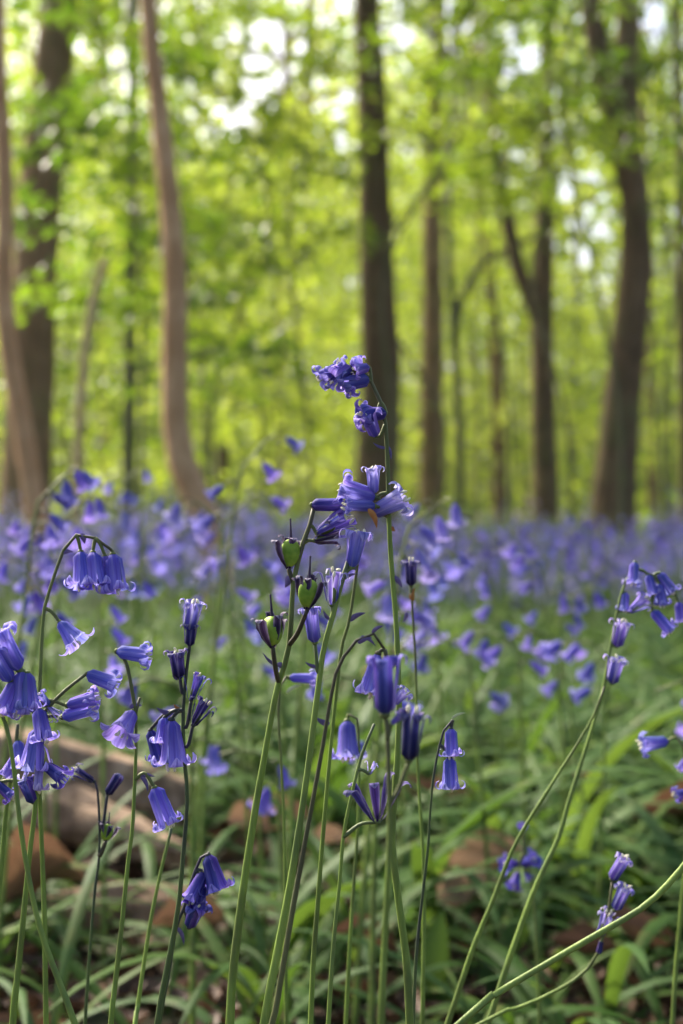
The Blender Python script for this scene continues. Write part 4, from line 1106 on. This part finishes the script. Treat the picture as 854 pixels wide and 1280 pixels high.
# the carpet beyond: one mass
def carpet():
    bells, stems = MB(), MB()
    # low bell: 5-sided, three rings flaring to the mouth
    def low_bell():
        V = []; seg = 5
        for r_, z in ((0.06, 0), (0.2, .15), (0.23, .75), (0.42, .95)):
            for k in range(seg): a = 2 * math.pi * k / seg; V.append((r_ * math.cos(a), r_ * math.sin(a), z))
        Q = [(i * seg + k, i * seg + (k + 1) % seg, (i + 1) * seg + (k + 1) % seg, (i + 1) * seg + k) for i in range(3) for k in range(seg)]
        return np.array(V), np.array(Q)
    BV, BQ = low_bell()
    n = 0
    Vs, Qs, ts = [], [], []
    for _ in range(8200):
        y = 3.7 + 12.5 * rng.beta(1.0, 1.7)
        x = rng.uniform(-0.40, 0.40) * y + rng.normal(0, .3)
        drift = math.sin(x * 1.7 + y * .6) * math.sin(y * 1.1 - x * .5 + 1) + .5 * math.sin(x * 4.1 + 2) * math.sin(y * 2.3)
        if rng.uniform() > .52 + .65 * drift: continue
        h = rng.uniform(.17, .28) + .05 * max(0, drift) + (.05 if x < -.05 * y else 0) + (rng.exponential(.05) if y > 6 else 0)
        lean = rng.normal(0, .03); top = np.array([x + lean, y + rng.normal(0, .02), h + gz(x, y)])
        sg = 1 if rng.uniform() < .5 else -1
        V, Q, T, UV = tube(spline([(x, y, -.02), (x + lean * .6, y, h * .6), tuple(top), tuple(top + [sg * .03, 0, .002])], 6), np.linspace(.003, .0012, 6), 3, False)
        stems.add(V, Q, None, None, rng.uniform(0, .8))
        m = int(rng.integers(5, 10)); t0 = rng.uniform(.05, .75)
        for k in range(m):
            c = np.array([x + lean, y, 0]) + np.array([sg * rng.uniform(-.006, .034), rng.normal(0, .014), h * (.62 + .38 * (k + .5) / m) - .006])
            d = Vector((sg * rng.uniform(.0, .9), rng.normal(0, .45), -rng.uniform(.4, 1)))
            Mx = np.array(d.to_track_quat('Z', 'Y').to_matrix()) * rng.uniform(.015, .021) * (1 if y < 7 else 1.25)
            Vs.append(BV @ Mx.T + c); Qs.append(BQ + n); n += len(BV); ts.append(np.full(len(BV), min(.84, max(0, t0 + rng.normal(0, .12)))))
    me = mesh_np('bluebell_carpet', np.concatenate(Vs), np.concatenate(Qs), M['bell_far'], None, np.concatenate(ts))
    tag(obj('bluebell_carpet', me), kind='stuff')
    tag(obj('bluebell_stem_carpet', stems.mesh('bluebell_stem_carpet', M['stem_far'])), kind='stuff')
carpet()

def low_greenery():
    lb = MB()
    for _ in range(240):
        y = 8 + 10 * rng.uniform(); x = rng.uniform(-.3, .3) * y; hh = rng.uniform(.12, .3) + .3 * rng.uniform() ** 2
        n = int(rng.integers(25, 80)); C = np.array([x, y, 0]) + rng.normal(0, 1, (n, 3)) * [.28, .2, 0] + np.stack([np.zeros(n), np.zeros(n), rng.uniform(.02, hh, n)], 1)
        V, T, tt = leaf_arrays(C, .07, .2, tint=rng.uniform(.05, .6) + rng.normal(0, .08, n)); lb.add(V, None, T, None, tt)
    tag(obj('low_greenery', lb.mesh('low_greenery', M['canopy_dark'])), kind='stuff')
low_greenery()

# ================================================================== leaves on the ground
def strap(az, length, elev, droop, width, n=8, twist=0.0):
    """a long bluebell leaf rising from its base and arching over; V-shaped in section"""
    V = []; UV = []
    pos = np.zeros(3); e = elev; d0 = np.array([math.cos(az), math.sin(az)])
    for i in range(n + 1):
        s = i / n
        dirv = np.array([d0[0] * math.cos(e), d0[1] * math.cos(e), math.sin(e)])
        a2 = az + twist * s
        side = np.array([-math.sin(a2), math.cos(a2), 0])
        up = np.cross(dirv, side) * -1
        hw = width / 2 * (0.55 + 0.45 * math.sin(min(1, s * 2.2) * math.pi / 2)) * max(0.03, (1 - s ** 4) ** 0.8)
        V += [pos - side * hw + up * hw * .45, pos.copy(), pos + side * hw + up * hw * .45]
        UV += [(s * 4, 0), (s * 4, .5), (s * 4, 1)]
        pos = pos + dirv * length / n
        e -= droop / n
    V = np.array(V)
    V[:, 2] = np.maximum(V[:, 2], 0.004 + 0.004 * np.abs(np.sin(np.arange(len(V)) * 1.7)))
    Q = [(i * 3 + j, i * 3 + j + 1, i * 3 + j + 4, i * 3 + j + 3) for i in range(n) for j in range(2)]
    return V, np.array(Q), np.array(UV)

DEADPOS = [(345, 1110), (835, 1105), (612, 1160), (575, 1200), (720, 1045), (415, 1130), (60, 1210), (240, 1225), (515, 1060), (560, 1055), (800, 1250), (205, 1195), (130, 1215), (455, 1255)]
DEADPOS = [((a - CX) / FPX * (CAM_H * FPX / (b - CY)), CAM_H * FPX / (b - CY)) for a, b in DEADPOS]
def clearing(x, y):
    # where big dead leaves have smothered the green ones
    return any(abs(x - a) < .058 and -.04 < b - y < .20 for a, b in DEADPOS) and rng.uniform() < .93
def logzone(x, y):
    return -.42 * G < x < -.08 * G and 1.0 * G < y < 1.36 * G
def rand_strap(lenr=(.14, .32)):
    return strap(rng.uniform(0, 6.28), rng.uniform(*lenr), R(rng.uniform(34, 78)), R(rng.uniform(60, 130)), rng.uniform(.009, .016), twist=rng.normal(0, .5))

STRAPS = []
for i in range(26):
    V, Q, UV = rand_strap()
    STRAPS.append(mesh_np('leaf', V, Q, M['strap'], UV, np.full(len(V), rng.uniform(0, .8))))

def where_g(px):
    for lim, s in ((110, 'in the lower left corner'), (230, 'under the left bluebells'), (330, 'under the capsule stem'), (430, 'under the centre stems'), (530, 'left of the nodding pair'),
                   (640, 'right of the nodding pair'), (740, 'under the crossing right stems'), (2000, 'in the lower right corner')):
        if px < lim: return s
def DEP(y): return 'at the front' if y < .98 * G else 'a little way back' if y < 1.2 * G else 'farther back'
def tuft(px, y, k, lab, sc):
    x = (px - CX) / FPX * y
    root = empty('leaf_tuft', (x, y, 0))
    for _ in range(k):
        o = bpy.data.objects.new('leaf', random.choice(STRAPS)); COL.objects.link(o); o.parent = root
        o.location = (rng.normal(0, .012), rng.normal(0, .012), 0); o.rotation_euler = (0, 0, rng.uniform(0, 6.28))
        s = sc * rng.uniform(.85, 1.15); o.scale = (s, s, s)
    tag(root, lab, 'leaves', 'tufts of bluebell leaves')
    return root
ulab = set()
for i in range(84):
    y = (.84 + .6 * rng.beta(1, 1.5)) * G; px = rng.uniform(-60, 914)
    if logzone((px - CX) / FPX * y, y) or clearing((px - CX) / FPX * y, y): continue
    for _ in range(400):
        k = int(rng.integers(3, 8)); sw, sc = [('small', .85), ('middling', 1.2), ('large', 1.4)][int(rng.integers(0, 3))]
        lab = f'{sw} tuft of {NUM[k]} strap leaves {where_g(px)}, {DEP(y)}'
        if lab not in ulab: break
    ulab.add(lab)
    tuft(px, y, k, lab, sc)
# particular broad blades the photograph shows
def blade(lab, a, b, D0, D1, wpx, bulge=0.0, tint=.45):
    D0 *= G; D1 *= G
    A, B = P(*a, D0), P(*b, D1); A.z = max(A.z, 0.0)
    root = empty('strap_leaf', A)
    n = 10; V = []; UV = []
    d = B - A; side = d.cross(Vector((0, 1, 0))).normalized(); up = side.cross(d).normalized()
    wd = wpx / FPX * (D0 + D1) / 2 / 2
    for i in range(n + 1):
        s = i / n; c = d * s + up * 0.0 + Vector((0, 0, bulge * G * math.sin(s * math.pi)))
        h = wd * max(.05, (1 - s ** 3.5) ** .8) * (0.75 + .25 * math.sin(s * 3.14))
        V += [c - side * h + up * h * .35, c, c + side * h + up * h * .35]; UV += [(s * 4, 0), (s * 4, .5), (s * 4, 1)]
    Q = [(i * 3 + j, i * 3 + j + 1, i * 3 + j + 4, i * 3 + j + 3) for i in range(n) for j in range(2)]
    me = mesh_np('strap_leaf', np.array([list(v) for v in V]), np.array(Q), M['strap'], np.array(UV), np.full(len(V), tint))
    bpy.data.objects.remove(root)
    o = obj('strap_leaf', me, None, A)
    tag(o, lab, 'leaf', 'single broad strap leaves')
blade('broad upright blue green blade at bottom just right of centre', (530, 1330), (553, 1137), .83, .86, 46, 0, .5)
blade('long pale blade curving down from the left edge at bottom', (160, 1290), (-6, 1155), .78, .9, 18, .012, .45)
blade('short broad blade beneath the short deep blue bells', (225, 1290), (300, 1235), .80, .9, 20, .01, .7)
blade('grey green broad blade slanting under the crossing right stems', (590, 1300), (690, 1120), .84, .92, 34, .01, .45)
blade('long flat blade beneath the white tipped bells', (800, 1290), (752, 1170), .84, .9, 24, .005, .5)
blade('arching blade at lower right bending to the right edge', (720, 1215), (850, 1262), .9, .84, 20, .025, .5)
blade('pale arching blade left of the capsule stem', (350, 1200), (235, 1130), .95, 1.05, 18, .02, .55)
blade('upright thin blade between the crossing centre stems', (470, 1280), (440, 1100), .86, .92, 18, 0, .5)
blade('flat blade along the bottom below the centre stems', (640, 1284), (480, 1262), .80, .84, 18, .01, .3)

def leaf_cover():
    mb = MB()
    lib = [rand_strap() for _ in range(40)]
    lib2 = [strap(rng.uniform(0, 6.28), rng.uniform(.12, .24), R(rng.uniform(35, 80)), R(rng.uniform(40, 120)), rng.uniform(.009, .018), n=4) for _ in range(30)]
    def put(L, x, y, s):
        V, Q, UV = L
        if logzone(x, y) or clearing(x, y): return
        a = rng.uniform(0, 6.28); c, s_ = math.cos(a), math.sin(a)
        V2 = V @ np.array([[c, s_, 0], [-s_, c, 0], [0, 0, 1]]) * s + np.array([x, y, 0])
        mb.add(V2, Q, None, UV, rng.uniform(0, .8))
    for _ in range(1750):
        y = rng.uniform(1.5, 4.2); x = rng.uniform(-.40, .40) * y
        for k in range(int(rng.integers(3, 7))): put(lib[rng.integers(0, 40)], x + rng.normal(0, .025), y + rng.normal(0, .025), rng.uniform(.8, 1.25))
    for _ in range(580):
        y = 1.0 + .8 * rng.beta(1.0, 1.5); x = rng.uniform(-.34, .34) * y
        if x < -.02 and rng.uniform() < .3: continue
        for k in range(int(rng.integers(2, 5))): put(lib[rng.integers(0, 40)], x + rng.normal(0, .02), y + rng.normal(0, .02), rng.uniform(.55, 1.05))
    for _ in range(170):
        y = rng.uniform(.95, 1.2); x = rng.uniform(-.30, .30) * y
        for k in range(3): put(lib[rng.integers(0, 40)], x + rng.normal(0, .02), y + rng.normal(0, .02), rng.uniform(.4, .75))
    for _ in range(3300):
        y = 3.8 + 16 * rng.beta(1, 2); x = rng.uniform(-.44, .44) * y
        for k in range(4): put(lib2[rng.integers(0, 30)], x + rng.normal(0, .03), y + rng.normal(0, .03), rng.uniform(.8, 1.2))
    tag(obj('leaf_cover', mb.mesh('leaf_cover', M['strap'])), kind='stuff')
leaf_cover()

def oval_leaf(seed, nu=9, nv=7, lobes=0.0, curl=0.5, crumple=0.05):
    """a broad leaf lying along +X, length 1, curled and crumpled"""
    r = np.random.default_rng(seed); V = []; UV = []
    c1, c2 = r.uniform(.3, 1.2) * curl, r.uniform(-.8, 1.6) * curl
    for i in range(nu):
        s = i / (nu - 1)
        hw = 0.34 * math.sin(math.pi * min(1, s * .97 + .03)) ** .75 * (1 + lobes * math.sin(s * 18))
        for j in range(nv):
            v = j / (nv - 1) * 2 - 1
            x = s - .5; y = hw * v
            z = abs(v) ** 1.5 * hw * c1 + (s - .5) ** 2 * c2 + r.normal(0, crumple) * (.3 + abs(v)) * .5
            V.append((x, y * (1 - .3 * abs(c1) * abs(v)), z)); UV.append((s, (v + 1) / 2))
    Q = [(i * nv + j, i * nv + j + 1, (i + 1) * nv + j + 1, (i + 1) * nv + j) for i in range(nu - 1) for j in range(nv - 1)]
    V = np.array(V); V[:, 2] -= V[:, 2].min()
    return V, np.array(Q), np.array(UV)
DEAD = []
for i in range(9):
    V, Q, UV = oval_leaf(40 + i, lobes=.08 if i % 3 == 0 else .02, curl=.9 + .12 * i, crumple=.05)
    DEAD.append(mesh_np('dead_leaf', V, Q, M['dead'], UV, np.zeros(len(V))))
def dead(px, py, size, lab, tilt=None, z=0.012):
    y = CAM_H * FPX / (py - CY); x = (px - CX) / FPX * y
    o = obj('dead_leaf', random.choice(DEAD), None, (x, y, z))
    t = rng.uniform(-.5, .9) if tilt is None else tilt
    if tilt is not None: o.location.z += .032
    o.rotation_euler = (t, rng.uniform(-.3, .3), rng.uniform(0, 6.28) if tilt is None else rng.uniform(-.6, .6))
    o.scale = (size * 1.06,) * 3
    tag(o, lab, 'dead leaf', 'fallen brown leaves')
dead(345, 1110, .08, 'big folded tan leaf standing up right of the capsule stem', .9, .03)
dead(835, 1105, .08, 'large tan leaf upright at the right edge', .9, .03)
dead(612, 1160, .08, 'broad brown leaf right of the nodding pair, beside a green leaf', .6, .02)
dead(575, 1200, .065, 'reddish brown crumpled leaf low beside the broad upright blade', .7, .02)
dead(720, 1045, .06, 'pale brown leaf behind the crossing right stems', .5, .02)
dead(415, 1130, .045, 'small tan leaf between the crossing centre stems', .6, .02)
dead(60, 1210, .075, 'dark brown leaf beneath the left edge stems', .4, .02)
dead(25, 1195, .06, 'brown leaf flat at the left edge below the log', .3, .01)
dead(240, 1225, .06, 'curled brown leaf under the short deep blue bells', .4, .01)
dead(140, 1100, .05, 'orange brown leaf under the end of the log', .3, .01)
dead(515, 1060, .06, 'dull tan leaf behind the nodding pair stem', .4, .02)
dead(560, 1055, .06, 'tan leaf right of the nodding pair stem', .5, .02)
dead(800, 1250, .05, 'small reddish leaf in the bottom right corner', .3)
dead(730, 1265, .045, 'small curled leaf at the bottom under the long pale stem', .4)
dead(455, 1255, .05, 'dark curled leaf at the bottom among centre stems', .3)
dead(300, 880, .05, 'brown leaf on the ground far behind the dark fading bells', .5)
dead(690, 900, .06, 'orange brown leaf far behind the right stems', .5)
ADJ = ['crumpled', 'curled', 'flat', 'torn looking', 'rust coloured', 'pale tan']
ud = set()
for i in range(44):
    py = 905 + 370 * rng.uniform(0, 1) ** .8; px = rng.uniform(-20, 874)
    y = CAM_H * FPX / (py - CY)
    for a in rng.permutation(6):
        lab = f'{ADJ[a]} brown leaf {where_g(px)}, {DEP(y)}'
        if lab not in ud: break
    ud.add(lab)
    dead(px, py, rng.uniform(.026, .05), lab, None, .008)
def litter():
    mb = MB()
    lib = [oval_leaf(90 + i, 5, 3, 0, 1.0, .05) for i in range(12)]
    for _ in range(4200):
        y = .7 + 6 * rng.beta(1, 2.2); x = rng.uniform(-.36, .36) * y
        V, Q, UV = lib[rng.integers(0, 12)]
        q = np.array((Quaternion((0, 0, 1), rng.uniform(0, 6.28)) @ Quaternion((1, 0, 0), rng.normal(0, .5))).to_matrix())
        mb.add(V @ q.T * rng.uniform(.018, .045) + [x, y, .004 + rng.uniform(0, .012)], Q, None, UV, rng.uniform(0, 1))
    tag(obj('leaf_litter', mb.mesh('leaf_litter', M['litter'])), kind='stuff')
litter()

# fresh broad leaves
def broad(px, py, size, lab, z=.05, tilt=.5, rz=0.0, tint=.4, yy=None):
    size *= G; z *= G; yy = yy * G if yy else None
    y = yy or CAM_H * FPX / (py - CY); c = P(px, py, y); c.z = max(c.z, z)
    V, Q, UV = oval_leaf(int(px + py), 9, 7, .0, .35, .012)
    mb = MB(); mb.add(V * size, Q, None, UV, tint)
    st = [(-.5 * size, 0, .0), (-.75 * size, 0, -.01), (-.85 * size, .0, -c.z)]
    o = obj('broad_leaf', mb.mesh('broad_leaf', M['broad']), None, c)
    o.rotation_euler = (tilt, -.15, rz)
    sm = MB(); V, Q, T, UV = tube(spline([Vector(q) for q in [(-.48 * size, 0, .004), (-.6 * size, 0, -.01), (-.62 * size, 0, -.5 * size)]], 6), .001, 5); sm.add(V, Q, T, UV, 0)
    obj('leaf_stalk', sm.mesh('leaf_stalk', M['stem']), o)
    tag(o, lab, 'leaf', 'broad fresh leaves')
broad(575, 1135, .07, 'yellow green broad leaf just right of the nodding pair stem', .03, .9, 1.2, .7)
broad(610, 1120, .06, 'bright broad leaf touching the big brown leaf right of centre', .03, .8, .5, .5)
broad(555, 1015, .08, 'mid green broad leaf behind the nodding pair', .04, .5, .2, .1)
broad(680, 1030, .07, 'pale green broad leaf behind the deep violet open flower', .05, .8, .8, .6)
broad(700, 1075, .07, 'green pointed leaf lying under the crossing right stems', .03, .5, 0, .1)
broad(285, 850, .12, 'soft green broad leaf in the blur behind the dark fading bells', .08, .6, .2, .6, 1.9)
broad(330, 880, .10, 'dim broad leaf left of the capsules in the blur', .06, .6, 2.2, .5, 1.8)

# ================================================================== log and twigs
def rough_log(mbx, pts, r, seg=40, n=60, amp=.16, seed=1):
    r_ = np.random.default_rng(seed)
    path = spline([Vector(q) * G for q in pts], n)
    r = [x * G for x in r]
    rr = np.interp(np.linspace(0, 1, n), np.linspace(0, 1, len(r)), r)
    V, Q, T, UV = tube(path, rr, seg)
    a = np.tile(np.arange(seg), n); i = np.repeat(np.arange(n), seg)
    ph = r_.uniform(0, 6.28, 6)
    k = amp * (np.sin(a * 2 * np.pi / seg * 3 + i * 6 / n + ph[0]) * .5 + np.sin(a * 2 * np.pi / seg * 7 + i * 3 / n + ph[1]) * .45 + np.sin(a * 2 * np.pi / seg * 15 + i * 5 / n + ph[3]) * .3 + np.sin(i * 22 / n + a * 2 * np.pi / seg * 2 + ph[2]) * .35) + r_.normal(0, amp * .16, len(a))
    c = np.repeat(path, seg, 0)
    V[:n * seg] = c + (V[:n * seg] - c) * (1 + k)[:, None]
    mbx.add(V, Q, T, UV)
o_ = np.array((-.29, 1.2, 0.0))
root = empty('fallen_log', tuple(o_ * G))
def rel(q): return tuple(np.array(q) - o_)
mb = MB(); rough_log(mb, [rel((-.62, 1.12, .06)), rel((-.42, 1.17, .068)), rel((-.30, 1.20, .068)), rel((-.20, 1.22, .056)), rel((-.135, 1.22, .04))], [.06, .058, .052, .046, .026], seed=2)
obj('bark', mb.mesh('bark', M['log']), root)
mb = MB(); rough_log(mb, [rel((-.30, 1.19, .055)), rel((-.22, 1.16, .05)), rel((-.15, 1.13, .035)), rel((-.12, 1.12, .03))], [.028, .024, .018, .008], 20, 30, .2, 3)
obj('branch_stub', mb.mesh('branch_stub', M['log']), root)
mb = MB(); rough_log(mb, [rel((-.36, 1.2, .10)), rel((-.33, 1.19, .125)), rel((-.315, 1.19, .145))], [.02, .015, .009], 16, 20, .2, 4)
obj('branch_stub', mb.mesh('branch_stub', M['wood']), root)
tag(root, 'rotting brown log with broken stubs lying behind the left bluebells', 'log')
def stick(lab, pts, r, mat='wood', seed=5, name='fallen_branch', amp=.15):
    mb = MB(); p0 = np.array(pts[0]); rough_log(mb, [tuple(np.array(q) - p0) for q in pts], r, 24, 40, amp, seed)
    o = obj(name, mb.mesh(name, M[mat]), None, tuple(p0 * G)); tag(o, lab, 'branch', 'fallen wood on the ground')
stick('pale barkless branch piece on the ground under the short deep blue bells', [(-.23, .97, .015), (-.17, .98, .022), (-.11, .99, .024), (-.085, .99, .022)], [.012, .02, .019, .01])
stick('dark broken branch lying at the left edge below the log', [(-.36, 1.05, .02), (-.28, 1.07, .035), (-.22, 1.08, .03)], [.025, .024, .012], 'log', 8)
stick('pale twig lying behind the nodding pair stem', [(.07, 1.25, .012), (.13, 1.27, .02), (.20, 1.27, .015)], [.006, .008, .004], 'wood', 9)
stick('thin straw coloured twig slanting far behind the nodding pair', [(.0, 2.0, .05), (.06, 1.85, .11), (.09, 1.8, .14)], [.004, .004, .002], 'wood', 10)
stick('thin reddish twig in the lower right among leaves', [(.13, .93, .01), (.16, .95, .025), (.20, .95, .02)], [.003, .003, .002], 'log', 12)

# ================================================================== the damp air of the wood
hz = MB()
V8 = [(x, y, z) for x in (-45, 45) for y in (-4, 82) for z in (-1.2, 34)]
hz.add(V8, [(0, 1, 3, 2), (4, 6, 7, 5), (0, 4, 5, 1), (2, 3, 7, 6), (0, 2, 6, 4), (1, 5, 7, 3)])
hm, t, out = new_mat('haze')
pv = t.nodes.new('ShaderNodeVolumePrincipled')
pv.inputs['Density'].default_value = 0.0008
pv.inputs['Color'].default_value = (0.95, 0.97, 0.88, 1)
t.links.new(pv.outputs[0], out.inputs['Volume'])
tag(obj('haze', hz.mesh('haze', hm, False)), kind='stuff')
